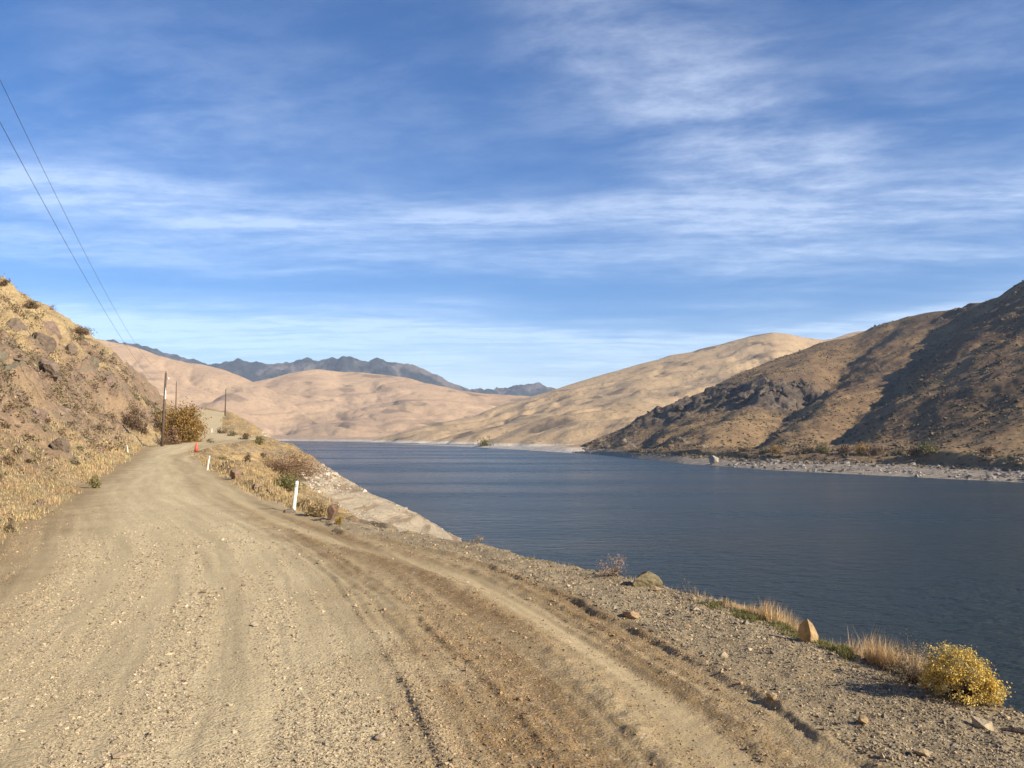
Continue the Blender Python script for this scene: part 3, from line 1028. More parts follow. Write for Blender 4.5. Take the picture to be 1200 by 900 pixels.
def boulder(name, loc, dims, rng, col, label, group=None, rz=0.0, sink=0.25, hi=False, tilt=0.0, mat='stone', cat='rock', planes=16):
    v, f = rock_shape(rng, dims, planes, hi=hi)
    a, b = math.cos(tilt), math.sin(tilt)
    v = np.stack([v[:, 0] * a - v[:, 2] * b, v[:, 1], v[:, 0] * b + v[:, 2] * a], -1)
    v[:, 2] -= v[:, 2].min() + sink * dims[2]
    c = np.repeat(np.array(col)[None], len(v), 0) * (1 + 0.18 * fbm(v[:, 0] * 3 / dims[0], v[:, 1] * 3 / dims[1] + v[:, 2] * 3 / dims[2], 3, 707))[:, None]
    o = link_mesh(name, v, f, M[mat], c, smooth=False, loc=loc)
    o.rotation_euler = (0, 0, rz)
    return tag(o, label, cat, group)


def outcrop(loc, size, n, rng, col, label, group):
    """a crag: a cluster of blocks grown together, bedded in the slope"""
    vs, fs, cs, k = [], [], [], 0
    for i in range(n):
        d = np.array([rng.uniform(0.45, 0.8), rng.uniform(0.5, 0.9), rng.uniform(0.45, 0.85)]) * size * (1.0 if i == 0 else rng.uniform(0.45, 0.8))
        v, f = rock_shape(rng, d, 13, 0.08)
        off = np.array([rng.normal(0, 0.24), rng.normal(0, 0.36), rng.normal(0, 0.20)]) * size * (0 if i == 0 else 1)
        v = v + off
        b = rng.uniform(0.8, 1.2)
        vs.append(v)
        fs.append(f + k)
        cs.append(np.repeat(np.array(col)[None] * b, len(v), 0))
        k += len(v)
    o = link_mesh('rock_outcrop', np.concatenate(vs), np.concatenate(fs), M['crag'], np.concatenate(cs), smooth=False, loc=loc)
    return tag(o, label, 'rock', group)


def blades(pos, n, h, w, spread, col, rng, lean=(0, 0), droop=0.35):
    """grass: n tapering two-piece blades for each root"""
    P = np.repeat(pos, n, 0)
    N = len(P)
    hh = np.repeat(np.broadcast_to(h, (len(pos),)), n) * rng.uniform(0.55, 1.15, N)
    a = rng.uniform(0, 2 * math.pi, N)
    s = np.repeat(np.broadcast_to(spread, (len(pos),)), n)
    P = P + np.stack([rng.normal(0, 1, N) * s * 0.35, rng.normal(0, 1, N) * s * 0.35, np.zeros(N)], -1)
    out = rng.uniform(0.15, 0.8, N) * 0.6
    d = np.stack([np.cos(a) * out + lean[0], np.sin(a) * out + lean[1], np.ones(N)], -1)
    d /= np.linalg.norm(d, axis=1)[:, None]
    side = np.stack([-np.sin(a + rng.normal(0, 1, N)), np.cos(a), np.zeros(N)], -1)
    side /= np.linalg.norm(side, axis=1)[:, None] + 1e-6
    ww = (np.repeat(np.broadcast_to(w, (len(pos),)), n) * rng.uniform(0.6, 1.3, N))[:, None] * 0.5
    m = P + d * (hh * 0.55)[:, None]
    tip = m + (d * np.array([1.5, 1.5, 1.0]) + np.array([0, 0, -droop]) * out[:, None]) * (hh * 0.45)[:, None]
    v = np.stack([P - side * ww, P + side * ww, m - side * ww * 0.8, m + side * ww * 0.8, tip], 1).reshape(-1, 3)
    b = (np.arange(N) * 5)[:, None]
    f = np.concatenate([b + np.array([0, 1, 3]), b + np.array([0, 3, 2]), b + np.array([2, 3, 4])], 0)
    c = np.repeat(col, n, 0) if col.ndim == 2 else np.repeat(col[None], N, 0)
    c = c * rng.uniform(0.72, 1.25, size=(N, 1))
    return v, f, np.repeat(c, 5, 0)


def leaves(pos, size, col, rng, aspect=0.5):
    """small folded leaf faces, one quad each"""
    n = len(pos)
    R3 = rot_mats(n, rng)
    q = np.array([(-0.5, 0, 0), (0, -0.5 * aspect, 0.08), (0.5, 0, 0), (0, 0.5 * aspect, 0.08)])
    v = np.einsum('nij,kj->nki', R3, q) * np.broadcast_to(size, (n,))[:, None, None] + pos[:, None, :]
    f = (np.arange(n) * 4)[:, None] + np.array([0, 1, 2, 3])
    return v.reshape(-1, 3), f, np.repeat(col, 4, 0)


def tube(pts, r0, r1, k=5):
    pts = np.array(pts, float)
    n = len(pts)
    tan = np.gradient(pts, axis=0)
    tan /= np.linalg.norm(tan, axis=1)[:, None] + 1e-9
    ref = np.array([1.0, 0, 0]) if abs(tan[0][0]) < 0.8 else np.array([0, 1.0, 0])
    a = np.cross(tan, ref)
    a /= np.linalg.norm(a, axis=1)[:, None]
    b = np.cross(tan, a)
    r = np.linspace(r0, r1, n)
    an = np.arange(k) * 2 * math.pi / k
    v = pts[:, None] + (a[:, None] * np.cos(an)[None, :, None] + b[:, None] * np.sin(an)[None, :, None]) * r[:, None, None]
    i = np.arange(n * k).reshape(n, k)
    j = np.roll(i, -1, axis=1)
    f = np.stack([i[:-1], j[:-1], j[1:], i[1:]], -1).reshape(-1, 4)
    c0, c1 = n * k, n * k + 1
    v = np.concatenate([v.reshape(-1, 3), pts[:1], pts[-1:]])
    cap = [(c0, j[0][q], i[0][q], i[0][q]) for q in range(k)] + [(c1, i[-1][q], j[-1][q], j[-1][q]) for q in range(k)]
    tri = np.concatenate([f[:, [0, 1, 2]], f[:, [0, 2, 3]], np.array([c[:3] for c in cap])])
    return v, tri


def join(parts):
    vs, fs, k = [], [], 0
    for v, f in parts:
        vs.append(v)
        fs.append(f + k)
        k += len(v)
    return np.concatenate(vs), np.concatenate(fs)


def shrub(name, label, cat, loc, w, h, rng, pal, n_leaf, leaf, group=None, n_stem=14, clumps=16, tip_only=False, aspect=0.6, twig_r=0.006, dpt=None, slant=0.0, tight=0.075):
    """twigs fanning out from the root, leaf or flower clumps at their ends"""
    t = thing(name, label, cat, loc, group)
    dpt = dpt or w
    el = np.arcsin(rng.uniform(0.12, 1.0, clumps))
    az = rng.uniform(0, 2 * math.pi, clumps)
    rad = rng.uniform(0.6, 1.06, clumps) if tip_only else rng.uniform(0.35, 1.0, clumps)
    c = np.stack([np.cos(el) * np.cos(az) * w / 2, np.cos(el) * np.sin(az) * dpt / 2, np.sin(el) * h], -1) * rad[:, None]
    c[:, 2] *= 1 - slant * (c[:, 0] / w + 0.25) + rng.normal(0, 0.06, clumps)
    parts = []
    for i in range(n_stem):
        e = c[i % clumps] * rng.uniform(0.85, 1.05)
        b = np.array([rng.normal(0, 0.05) * w, rng.normal(0, 0.05) * dpt, -0.05 * h])
        m = b * 0.5 + e * 0.5 + np.array([0, 0, 0.10 * h])
        parts.append(tube([b, m, e], twig_r * 1.6, twig_r * 0.5, 4))
    v, f = join(parts)
    link_mesh('stem', v, f, M['twig'], parent=t)
    k = rng.integers(0, clumps, n_leaf)
    sp = np.array([w, dpt, h * 1.1]) * (tight if tip_only else 0.12)
    p = c[k] + rng.normal(size=(n_leaf, 3)) * sp * np.clip(rng.normal(1, 0.3, (clumps, 1)), 0.5, 1.6)[k]
    p[:, 2] = np.maximum(p[:, 2], 0.02 * h)
    pal = np.array(pal)
    ci = rng.integers(0, len(pal), clumps)
    col = pal[np.where(rng.uniform(size=n_leaf) < 0.7, ci[k], rng.integers(0, len(pal), n_leaf))] * rng.uniform(0.7, 1.25, (n_leaf, 1))
    v, f, cc = leaves(p, leaf * rng.uniform(0.6, 1.3, n_leaf), col, rng, aspect)
    link_mesh('foliage', v, f, M['plant'], cc, smooth=False, parent=t)
    return t


# ---------------------------------------------------------------- hillside crags (left)
CRAG_G = 'crags on the dry hillside'
rng = np.random.default_rng(21)
ROCK = (0.215, 0.165, 0.125)
MAUVE = (0.225, 0.160, 0.125)
OLIVE = (0.185, 0.16, 0.115)
for px, py, w, n, col, label in (
        (24, 388, 44, 7, ROCK, 'largest brown crag high on the left hillside, at the photo edge'),
        (56, 392, 30, 5, MAUVE, 'mauve brown crag just right of the largest crag'),
        (14, 432, 34, 5, OLIVE, 'olive grey crag directly below the largest crag'),
        (50, 432, 32, 5, ROCK, 'brown crag low in the middle of the left rock face'),
        (80, 409, 24, 4, ROCK, 'small brown crag on the slope below the grassy strip'),
        (96, 418, 22, 4, MAUVE, 'mauve crag beside the dark olive crag, nearer the skyline'),
        (124, 437, 26, 5, OLIVE, 'dark olive crag nearest the utility pole'),
        (112, 452, 22, 4, MAUVE, 'mauve crag below the dark olive crag'),
        (40, 488, 26, 4, MAUVE, 'broken reddish crag in the lower rock face'),
        (72, 478, 20, 4, ROCK, 'dark jagged crag in the middle of the bare soil'),
        (112, 500, 26, 4, MAUVE, 'smooth mauve rock slab above the grass by the road bend'),
        (66, 528, 24, 4, ROCK, 'low brown ledge of rock just above the roadside grass')):
    p = hit(px, py)
    s = w / FPX * p[1] * 1.75
    outcrop(p + np.array([-0.20, 0.1, -0.22]) * s, s, n, rng, col, label, CRAG_G)

# ---------------------------------------------------------------- shrubs on and along the hillside
BRN = [(0.16, 0.105, 0.065), (0.20, 0.14, 0.085), (0.12, 0.085, 0.055), (0.24, 0.165, 0.10)]
OCH = [(0.40, 0.235, 0.070), (0.46, 0.29, 0.09), (0.33, 0.19, 0.06), (0.27, 0.175, 0.06), (0.22, 0.155, 0.06)]
SAGE = [(0.20, 0.175, 0.095), (0.26, 0.22, 0.12), (0.15, 0.13, 0.075), (0.30, 0.25, 0.14)]
RED = [(0.27, 0.165, 0.10), (0.21, 0.13, 0.085), (0.33, 0.215, 0.125), (0.17, 0.11, 0.07)]
GRN = [(0.17, 0.165, 0.06), (0.24, 0.22, 0.085), (0.12, 0.115, 0.045), (0.34, 0.28, 0.12)]


def shrub_at(px, py, wpx, hpx, pal, label, name='shrub', group=None, n=700, leaf=0.09, back=0.0, **k):
    """px, py: the foot of the shrub"""
    p = hit(px, py)
    s = p[1] / FPX
    p = p + np.array([0, back, 0])
    p[2] = H(p[0], p[1])[0]
    return shrub(name, label, 'shrub', p, wpx * s, hpx * s, rng, pal, n, leaf, group, **k)


shrub_at(212, 518, 46, 43, OCH, 'tall ochre brown bush crowding the road behind the utility pole', n=12000, leaf=0.26, clumps=110, n_stem=40, twig_r=0.02)
shrub_at(200, 521, 22, 20, RED, 'low reddish brown bush between the utility pole and the tall ochre bush', n=1500, leaf=0.2, clumps=24, twig_r=0.015)
shrub_at(186, 492, 22, 18, SAGE, 'grey green bush on the slope just left of the tall ochre bush', n=1000, leaf=0.2, clumps=20)
shrub_at(156, 502, 24, 30, BRN, 'dark brown bush on the hillside left of the utility pole', n=2400, leaf=0.17, clumps=30)
shrub_at(168, 508, 16, 14, BRN, 'small brown bush just below the dark brown hillside bush', n=900, leaf=0.15, clumps=16)
shrub_at(12, 624, 12, 17, [(0.16, 0.125, 0.08), (0.22, 0.175, 0.11)], 'small dark weed at the foot of the hillside, photo edge', n=500, leaf=0.035, clumps=14, twig_r=0.003)
shrub_at(112, 572, 14, 20, GRN, 'dull green weed at the road edge below the hillside', n=700, leaf=0.06, clumps=14, twig_r=0.004)
shrub_at(88, 545, 10, 10, SAGE, 'small sage tuft on the bare soil above the road edge', n=400, leaf=0.07, clumps=10, twig_r=0.004)
shrub_at(62, 358, 10, 7, BRN, 'tiny dark shrub standing on the left skyline', n=300, leaf=0.16, clumps=8)
shrub_at(96, 394, 26, 8, BRN, 'wide brown brush on the skyline crest of the left hill', n=1600, leaf=0.24, clumps=30)
shrub_at(37, 362, 18, 8, BRN, 'low brown brush just below the left skyline', n=600, leaf=0.2, clumps=14)
shrub_at(4, 336, 12, 8, BRN, 'brown shrub on the skyline at the left photo edge', n=400, leaf=0.2, clumps=10)

# along the outer edge of the road and on the knoll
shrub_at(338, 560, 66, 30, RED, 'wide reddish brown thicket on the lake side of the knoll', n=9000, leaf=0.15, clumps=40, n_stem=40, twig_r=0.008)
shrub_at(334, 574, 34, 18, GRN, 'olive green bush behind the tall white marker post', n=3500, leaf=0.09, clumps=26, twig_r=0.006)
shrub_at(291, 541, 10, 9, BRN, 'round dark brown bush alone on the golden knoll', n=700, leaf=0.10, clumps=14)
shrub_at(309, 536, 9, 6, BRN, 'small brown bush right of the round knoll bush', n=400, leaf=0.10, clumps=10)
shrub_at(262, 541, 18, 8, SAGE, 'pale sage clump on top of the knoll by the short marker post', n=800, leaf=0.09, clumps=16)
shrub_at(304, 521, 10, 9, GRN, 'dark green bush at the outer road bend against the lake', n=700, leaf=0.16, clumps=14)
shrub_at(287, 515, 14, 7, BRN, 'brown bush at the road bend left of the dark green bush', n=600, leaf=0.16, clumps=12)
shrub_at(272, 511, 12, 7, SAGE, 'sage bush below the farther utility pole', n=500, leaf=0.2, clumps=12)
shrub_at(260, 508, 12, 7, BRN, 'brown brush beside the tiny far marker post', n=500, leaf=0.2, clumps=12)
shrub_at(247, 519, 9, 5, SAGE, 'small sage tuft at the inner side of the road bend', n=300, leaf=0.12, clumps=8)
shrub_at(350, 597, 26, 10, [(0.30, 0.23, 0.13), (0.38, 0.29, 0.16), (0.22, 0.17, 0.10)], 'dry grey brush at the foot of the tall white marker post', n=1600, leaf=0.05, clumps=24, twig_r=0.004, back=0.4)
shrub_at(372, 606, 30, 17, [(0.42, 0.32, 0.17), (0.50, 0.39, 0.22), (0.30, 0.22, 0.12)], 'straw coloured brush right of the tall white marker post', n=2000, leaf=0.05, clumps=26, twig_r=0.004)
shrub_at(397, 615, 8, 11, [(0.45, 0.33, 0.08), (0.36, 0.26, 0.09)], 'small yellow weed on the rim of the pale bank', n=500, leaf=0.035, clumps=12, twig_r=0.003)

# lake side of the near shoulder
def rim(px, py, back=0.0):
    x, y = gp(px, py)
    return np.array([x, y + back, H(x, y + back)[0]])


def px_shrub(px, py, wpx, hpx, pal, label, back=0.0, **k):
    p = rim(px, py, back)
    s = p[1] / FPX
    return shrub(k.pop('name', 'shrub'), label, k.pop('cat', 'shrub'), p, wpx * s, hpx * s, rng, pal, k.pop('n', 600), k.pop('leaf', 0.02), k.pop('group', None), **k)


YEL = [(0.74, 0.53, 0.12), (0.80, 0.60, 0.19), (0.66, 0.48, 0.12), (0.60, 0.47, 0.19), (0.45, 0.38, 0.20)]
px_shrub(1141, 829, 84, 66, YEL, 'bright yellow flowering bush on the shoulder rim above the lake', n=13000, leaf=0.016, clumps=150, n_stem=150, slant=0.75, tight=0.040, tip_only=True, aspect=0.8, twig_r=0.003, name='rabbitbrush', back=0.15)
px_shrub(1068, 800, 50, 50, [(0.24, 0.21, 0.15), (0.32, 0.27, 0.18), (0.17, 0.15, 0.11)], 'grey twiggy weed just left of the bright yellow bush', n=1300, leaf=0.016, clumps=60, n_stem=60, tip_only=True, twig_r=0.002, name='dry_weed')
px_shrub(720, 676, 40, 26, [(0.40, 0.27, 0.20), (0.48, 0.34, 0.26)], 'pinkish dry weed beside the mossy boulder on the rim', n=500, leaf=0.022, clumps=34, n_stem=34, tip_only=True, twig_r=0.0035, name='dry_weed')
px_shrub(634, 650, 20, 14, [(0.45, 0.38, 0.26), (0.36, 0.30, 0.20)], 'tiny pale weed on the rim, farther than the pinkish weed', n=160, leaf=0.022, clumps=12, n_stem=12, tip_only=True, twig_r=0.003, name='dry_weed')
px_shrub(560, 637, 16, 11, [(0.40, 0.30, 0.21), (0.34, 0.26, 0.18)], 'tiny brown weed where the pale bank meets the shoulder rim', n=140, leaf=0.025, clumps=12, n_stem=12, tip_only=True, twig_r=0.003, name='dry_weed')
px_shrub(806, 694, 18, 22, [(0.35, 0.26, 0.18), (0.28, 0.2, 0.14)], 'thin dry stalks on the rim right of the mossy boulder', n=60, leaf=0.018, clumps=9, n_stem=9, tip_only=True, twig_r=0.002, name='dry_weed')
px_shrub(1188, 838, 30, 26, [(0.34, 0.26, 0.17), (0.42, 0.33, 0.22)], 'sparse pale weed behind the rim right of the yellow bush', n=160, leaf=0.015, clumps=16, n_stem=16, tip_only=True, twig_r=0.002, name='dry_weed', back=0.35)

# ---------------------------------------------------------------- single stones
def stone_at(px, py, w, h, col, label, name='boulder', depth=None, **k):
    p = rim(px, py) if py > 620 else hit(px, py)
    s = p[1] / FPX
    return boulder(name, p, (w * s, (depth or w) * s, h * s), rng, col, label, **k)


stone_at(757, 686, 33, 21, (0.20, 0.165, 0.095), 'mossy brown boulder on the shoulder rim beside a pinkish weed', hi=True, sink=0.2, tilt=-0.25, planes=11)


def shard():
    p = rim(948, 752)
    s = p[1] / FPX
    # a split slab on edge: broken left face in shade, flat sunlit right face, ragged top
    lo = np.array([(-9, 4, -5), (-5, -1, -5), (0, -6, -5), (7, -3, -5), (11, 4, -5), (4, 10, -5)], float)
    mi = np.array([(-11, 5, 9), (-6, -1, 10), (0.5, -6.5, 11), (8, -3, 7), (12, 4, 5), (4, 10, 9)], float)
    hi = np.array([(-9, 4, 18), (-6, 0.5, 22), (-2, -3, 26), (4, -2, 20), (9, 4, 12), (1, 8, 19)], float)
    v = np.concatenate([lo, mi, hi, [[-1, 2, 23]]]) * s
    f = []
    for r_ in (0, 6):
        for q in range(6):
            w = (q + 1) % 6
            f += [(r_ + q, r_ + w, r_ + 6 + w), (r_ + q, r_ + 6 + w, r_ + 6 + q)]
    f += [(12 + q, 12 + (q + 1) % 6, 18) for q in range(6)] + [(0, q + 1, q) for q in range(1, 5)]
    f = np.array(f)[:, ::-1]
    o = link_mesh('boulder', v, np.array(f)[:, ::-1], M['stone'], np.repeat(np.array([[0.46, 0.325, 0.165]]), 19, 0), smooth=False, loc=p)
    o.rotation_euler = (0, 0, -0.08)
    tag(o, 'upright golden brown stone standing in the green grass strip', 'rock')


shard()
stone_at(1192, 858, 44, 9, (0.07, 0.055, 0.045), 'dark flat shape at the right photo edge below the yellow bush', name='stone', sink=0.3, depth=14, rz=-0.35)  # near-black flattened solid, added for the dark shape at the frame edge
stone_at(741, 726, 20, 9, (0.36, 0.25, 0.15), 'flat reddish stone at the end of the dark rut edge', name='stone', sink=0.2)
stone_at(905, 823, 14, 8, (0.45, 0.34, 0.2), 'tan stone on the dark rut edge in the lower right', name='stone', sink=0.2)
stone_at(142, 891, 16, 9, (0.42, 0.33, 0.22), 'pale stone on the road at the lower left photo edge', name='stone', sink=0.2)
stone_at(1012, 852, 15, 10, (0.40, 0.29, 0.16), 'orange tan stone on the gravel below the yellow bush', name='stone', sink=0.2)
stone_at(1081, 891, 18, 11, (0.40, 0.30, 0.18), 'tan stone in the gravel at the lower right', name='stone', sink=0.2)
stone_at(848, 772, 12, 7, (0.42, 0.33, 0.21), 'small pale stone in the gravel above the rut edge', name='stone', sink=0.2)
stone_at(447, 874, 13, 8, (0.44, 0.36, 0.25), 'cream stone on the road near the thin wheel ridge', name='stone', sink=0.2)
stone_at(299, 738, 9, 6, (0.46, 0.39, 0.28), 'lone pale stone in the middle of the packed road', name='stone', sink=0.2)
stone_at(390, 609, 12, 22, (0.19, 0.125, 0.085), 'dark brown slab leaning at the head of the pale bank', sink=0.2, tilt=-0.5, planes=10)
stone_at(276, 560, 15, 16, (0.27, 0.185, 0.125), 'rounded brown boulder bedded in the knoll below the short marker post', sink=0.3)
stone_at(301, 572, 13, 9, (0.24, 0.18, 0.12), 'low brown boulder at the road edge below the knoll', sink=0.3)
stone_at(318, 578, 14, 7, (0.22, 0.17, 0.12), 'flat dark boulder at the road edge near the olive bush', sink=0.3)
stone_at(338, 601, 14, 6, (0.20, 0.16, 0.12), 'dark flat stone at the foot of the tall white marker post', name='stone', sink=0.25)
stone_at(427, 577, 6, 5, (0.62, 0.56, 0.46), 'white boulder on the crest of the pale bank against the water', sink=0.1)

# ---------------------------------------------------------------- grasses and loose rocks that nobody could count
def scatter_ground(n, d0, d1, u0, u1, rng):
    D = np.exp(rng.uniform(math.log(d0), math.log(d1), n))
    u = rng.uniform(u0, u1, n)
    x, y = u * D, D
    z, m, dl, dr = field(x, y)
    return x, y, z, m, dl, dr


def hillside_grass():
    rng = np.random.default_rng(31)
    x, y, z, m, dl, dr = scatter_ground(60000, 14, 190, -0.66, -0.34, rng)
    g = (1 - 0.9 * m[:, 4]) * (1 - 0.5 * m[:, 5]) * np.clip(1.4 * fbm(x / 2.2, y / 3, 4, 811) + 0.75, 0.05, 1)
    ok = (dl > 0.15) & (dl < 60) & (rng.uniform(size=len(x)) < g * 0.62)
    p = np.stack([x, y, z - 0.03], -1)[ok]
    d = p[:, 1]
    c = np.array([0.52, 0.40, 0.225]) * (1 + 0.25 * fbm(p[:, 0] / 4, p[:, 1] / 4, 3, 813))[:, None]
    c = c * (1 + rng.normal(0, 0.08, (len(p), 3)))
    v, f, cc = blades(p, 7, rng.uniform(0.10, 0.30, len(p)) * np.clip(d / 45, 0.5, 1.3), 0.010 + d * 0.00055, rng.uniform(0.3, 0.7, len(p)), c, rng, droop=0.7)
    stuff(link_mesh('dry_grass', v, f, M['grass'], cc, smooth=False), 'golden dry grass covering the left hillside', 'grass')
    # brush clumps too small and too many to pick apart
    x, y, z, m, dl, dr = scatter_ground(5200, 18, 190, -0.66, -0.34, rng)
    ok = (dl > 1.2) & (dl < 60) & (rng.uniform(size=len(x)) < np.clip(0.10 + 0.32 * m[:, 4] + 0.3 * fbm(x / 6, y / 9, 3, 817), 0, 0.5))
    p = np.stack([x, y, z], -1)[ok]
    k = 46
    r = rng.uniform(0.25, 0.75, len(p)) * np.clip(p[:, 1] / 60, 0.45, 1.4)
    q = np.repeat(p, k, 0) + rng.normal(size=(len(p) * k, 3)) * np.repeat(r, k)[:, None] * np.array([0.5, 0.5, 0.33]) + np.repeat(r, k)[:, None] * np.array([0, 0, 0.35])
    pal = np.array(BRN + SAGE + [(0.21, 0.16, 0.10)])
    col = np.repeat(pal[rng.integers(0, len(pal), len(p))], k, 0) * rng.uniform(0.7, 1.3, (len(q), 1))
    v, f, cc = leaves(q, np.repeat(0.05 + 0.0016 * p[:, 1] + 0.05 * r, k), col, rng, 0.6)
    stuff(link_mesh('hillside_brush', v, f, M['plant'], cc, smooth=False), 'low brown and grey brush scattered over the left hillside', 'brush')
    # broken rock on the bare parts
    x, y, z, m, dl, dr = scatter_ground(26000, 15, 160, -0.66, -0.34, rng)
    ok = (dl > 0.2) & (dl < 40) & (rng.uniform(size=len(x)) < 0.05 + 0.30 * m[:, 4] + 0.18 * m[:, 5])
    p = np.stack([x, y, z], -1)[ok]
    s = np.exp(rng.normal(math.log(0.13), 0.5, len(p))) * np.clip(p[:, 1] / 40, 0.6, 1.8)
    v, f, cc = pebbles(p, s, stone_cols(len(p), rng, [ROCK, MAUVE, (0.30, 0.23, 0.16), (0.17, 0.13, 0.10)]), rng)
    stuff(link_mesh('hillside_rubble', v, f, M['stone'], cc, smooth=False), 'broken brown rubble lying on the bare hillside', 'rubble')


hillside_grass()


def bank_cover():
    rng = np.random.default_rng(37)
    x, y, z, m, dl, dr = scatter_ground(52000, 17, 240, -0.42, -0.06, rng)
    ok = (dr > 0.05) & ((y > 24) | (x < -5.6)) & (rng.uniform(size=len(x)) < (1 - m[:, 6]) * 0.55 * np.clip(fbm(x / 2.5, y / 3.5, 3, 821) + 0.65, 0.05, 1)) & (z > -9)
    p = np.stack([x, y, z - 0.03], -1)[ok]
    c = np.array([0.52, 0.395, 0.215]) * (1 + 0.25 * fbm(p[:, 0] / 3, p[:, 1] / 3, 3, 823))[:, None] * np.ones((1, 3))
    v, f, cc = blades(p, 7, rng.uniform(0.08, 0.28, len(p)), 0.010 + p[:, 1] * 0.00055, rng.uniform(0.3, 0.6, len(p)), c, rng, droop=0.7)
    stuff(link_mesh('knoll_grass', v, f, M['grass'], cc, smooth=False), 'straw coloured grass on the knoll beyond the marker posts', 'grass')
    # pale cobbles of the drawdown zone
    x, y, z, m, dl, dr = scatter_ground(60000, 45, 230, -0.30, -0.05, rng)
    top = sst(-6.0, -3.2, z)
    ok = (z > WATER - 0.3) & (rng.uniform(size=len(x)) < m[:, 6] * (0.05 + 0.5 * top + 0.25 * sst(0.1, 0.5, fbm(x / 6, y / 8, 3, 827))))
    p = np.stack([x, y, z], -1)[ok]
    s = np.exp(rng.normal(math.log(0.20), 0.5, len(p))) * (0.6 + 0.9 * sst(-6, -3.2, p[:, 2]))
    v, f, cc = pebbles(p, s, stone_cols(len(p), rng, [(0.45, 0.385, 0.29), (0.52, 0.45, 0.35), (0.36, 0.295, 0.215), (0.28, 0.21, 0.145)]), rng)
    stuff(link_mesh('bank_cobbles', v, f, M['stone'], cc, smooth=False), 'pale cobbles strewn down the bank below the knoll', 'cobbles')


bank_cover()


def rim_grass():
    """tan grass and a green strip along the rim of the near shoulder"""
    rng = np.random.default_rng(41)

    def strip(px0, px1, n, o0, o1, h, w, col, name, label, dens, per=6, lean=(0.12, -0.02), droop=0.5):
        t0, t1 = gp(px0, np.interp(px0, RX, RY)), gp(px1, np.interp(px1, RX, RY))
        y = rng.uniform(min(t0[1], t1[1]), max(t0[1], t1[1]), n)
        x = np.interp(y, *CR) + rng.uniform(o0, o1, n) + fbm(y / 0.7, y * 0, 3, 831) * 0.12
        ok = rng.uniform(size=n) < dens(x, y)
        x, y = x[ok], y[ok]
        p = np.stack([x, y, H(x, y) - 0.01], -1)
        hh = h * rng.uniform(0.5, 1.2, len(p)) * np.clip(1 + 0.8 * fbm(y / 0.8, x, 3, 833), 0.35, 1.6)
        v, f, cc = blades(p, per, hh, w, 0.05, np.array(col) * (1 + rng.normal(0, 0.09, (len(p), 1))), rng, lean, droop)
        stuff(link_mesh(name, v, f, M['grass'], cc, smooth=False), label, 'grass')
    RX, RY = [600, 740, 850, 950, 1050, 1180], [645, 682, 708, 748, 788, 832]
    strip(850, 1100, 15000, 0.02, 1.1, 0.20, 0.005, (0.64, 0.47, 0.27), 'rim_grass', 'tall golden dry grass along the shoulder rim left of the yellow bush', lambda x, y: np.clip(0.55 + 0.9 * fbm(y / 0.9, x / 0.9, 3, 835), 0.05, 1) * np.interp(y, [7.0, 7.6, 8.6, 9.6, 11.5], [0.9, 1.0, 0.85, 0.45, 0.3]))
    strip(845, 1020, 3600, -0.22, 0.16, 0.055, 0.008, (0.235, 0.225, 0.09), 'green_grass', 'narrow strip of short green grass around the upright stone', lambda x, y: np.clip(0.3 + 1.3 * fbm(y / 0.6, x / 0.3, 3, 837), 0, 0.8), 6)
    strip(540, 860, 900, 0.0, 0.6, 0.13, 0.006, (0.46, 0.36, 0.22), 'sparse_rim_grass', 'sparse short dry grass on the shoulder rim near the mossy boulder', lambda x, y: np.clip(0.1 + 1.0 * fbm(y / 0.8, x / 0.9, 3, 839), 0.0, 0.7), 5)
    strip(620, 730, 700, -0.3, 0.1, 0.035, 0.007, (0.22, 0.21, 0.06), 'olive_rim_grass', 'thin olive grass on the rim left of the pinkish weed', lambda x, y: np.clip(0.2 + 1.0 * fbm(y / 0.6, x / 0.3, 3, 841), 0, 0.6), 5)


rim_grass()

# ---------------------------------------------------------------- road furniture
def box(x0, x1, y0, y1, z0, z1):
    v = np.array([(x, y, z) for z in (z0, z1) for y in (y0, y1) for x in (x0, x1)], float)
    f = np.array([[0, 2, 3], [0, 3, 1], [4, 5, 7], [4, 7, 6], [0, 1, 5], [0, 5, 4], [2, 6, 7], [2, 7, 3], [0, 4, 6], [0, 6, 2], [1, 3, 7], [1, 7, 5]])
    return v, f


def marker(px, py, hpx, label, lean=0.0, w=0.10):
    p = hit(px, py)
    h = hpx / FPX * p[1]
    t = thing('marker_post', label, 'marker post', p, 'white marker posts along the road')
    t.rotation_euler = (0, lean, 0.3)
    # flexible post of curved section, rounded at the top
    k = 9
    a = np.linspace(-1.0, 1.0, k)
    prof_o = np.stack([np.sin(a) * w * 0.6, -np.cos(a) * w * 0.5 + w * 0.3], -1)
    rows = []
    for zz, sc in ((-0.15, 1), (0.0, 1), (h * 0.5, 1), (h * 0.93, 1), (h * 0.98, 0.85), (h, 0.55)):
        o = np.concatenate([prof_o * [sc, 1], (prof_o * [sc, 1])[::-1] + [0, 0.018]])
        rows.append(np.concatenate([o, np.full((len(o), 1), zz)], 1))
    n = 2 * k
    v = np.concatenate(rows)
    i = np.arange(len(rows) * n).reshape(len(rows), n)
    j = np.roll(i, -1, 1)
    f = np.stack([i[:-1], j[:-1], j[1:], i[1:]], -1).reshape(-1, 4)
    f = np.concatenate([f[:, [0, 1, 2]], f[:, [0, 2, 3]], [(i[-1][0], i[-1][q], i[-1][q + 1]) for q in range(1, n - 1)]])
    link_mesh('post', v, f, M['white'], parent=t, smooth=False)
    r = box(-w * 0.3, w * 0.3, -w * 0.26, -w * 0.2, h * 0.80, h * 0.90)
    link_mesh('reflector', *r, M['metal'], parent=t, smooth=False)
    return t


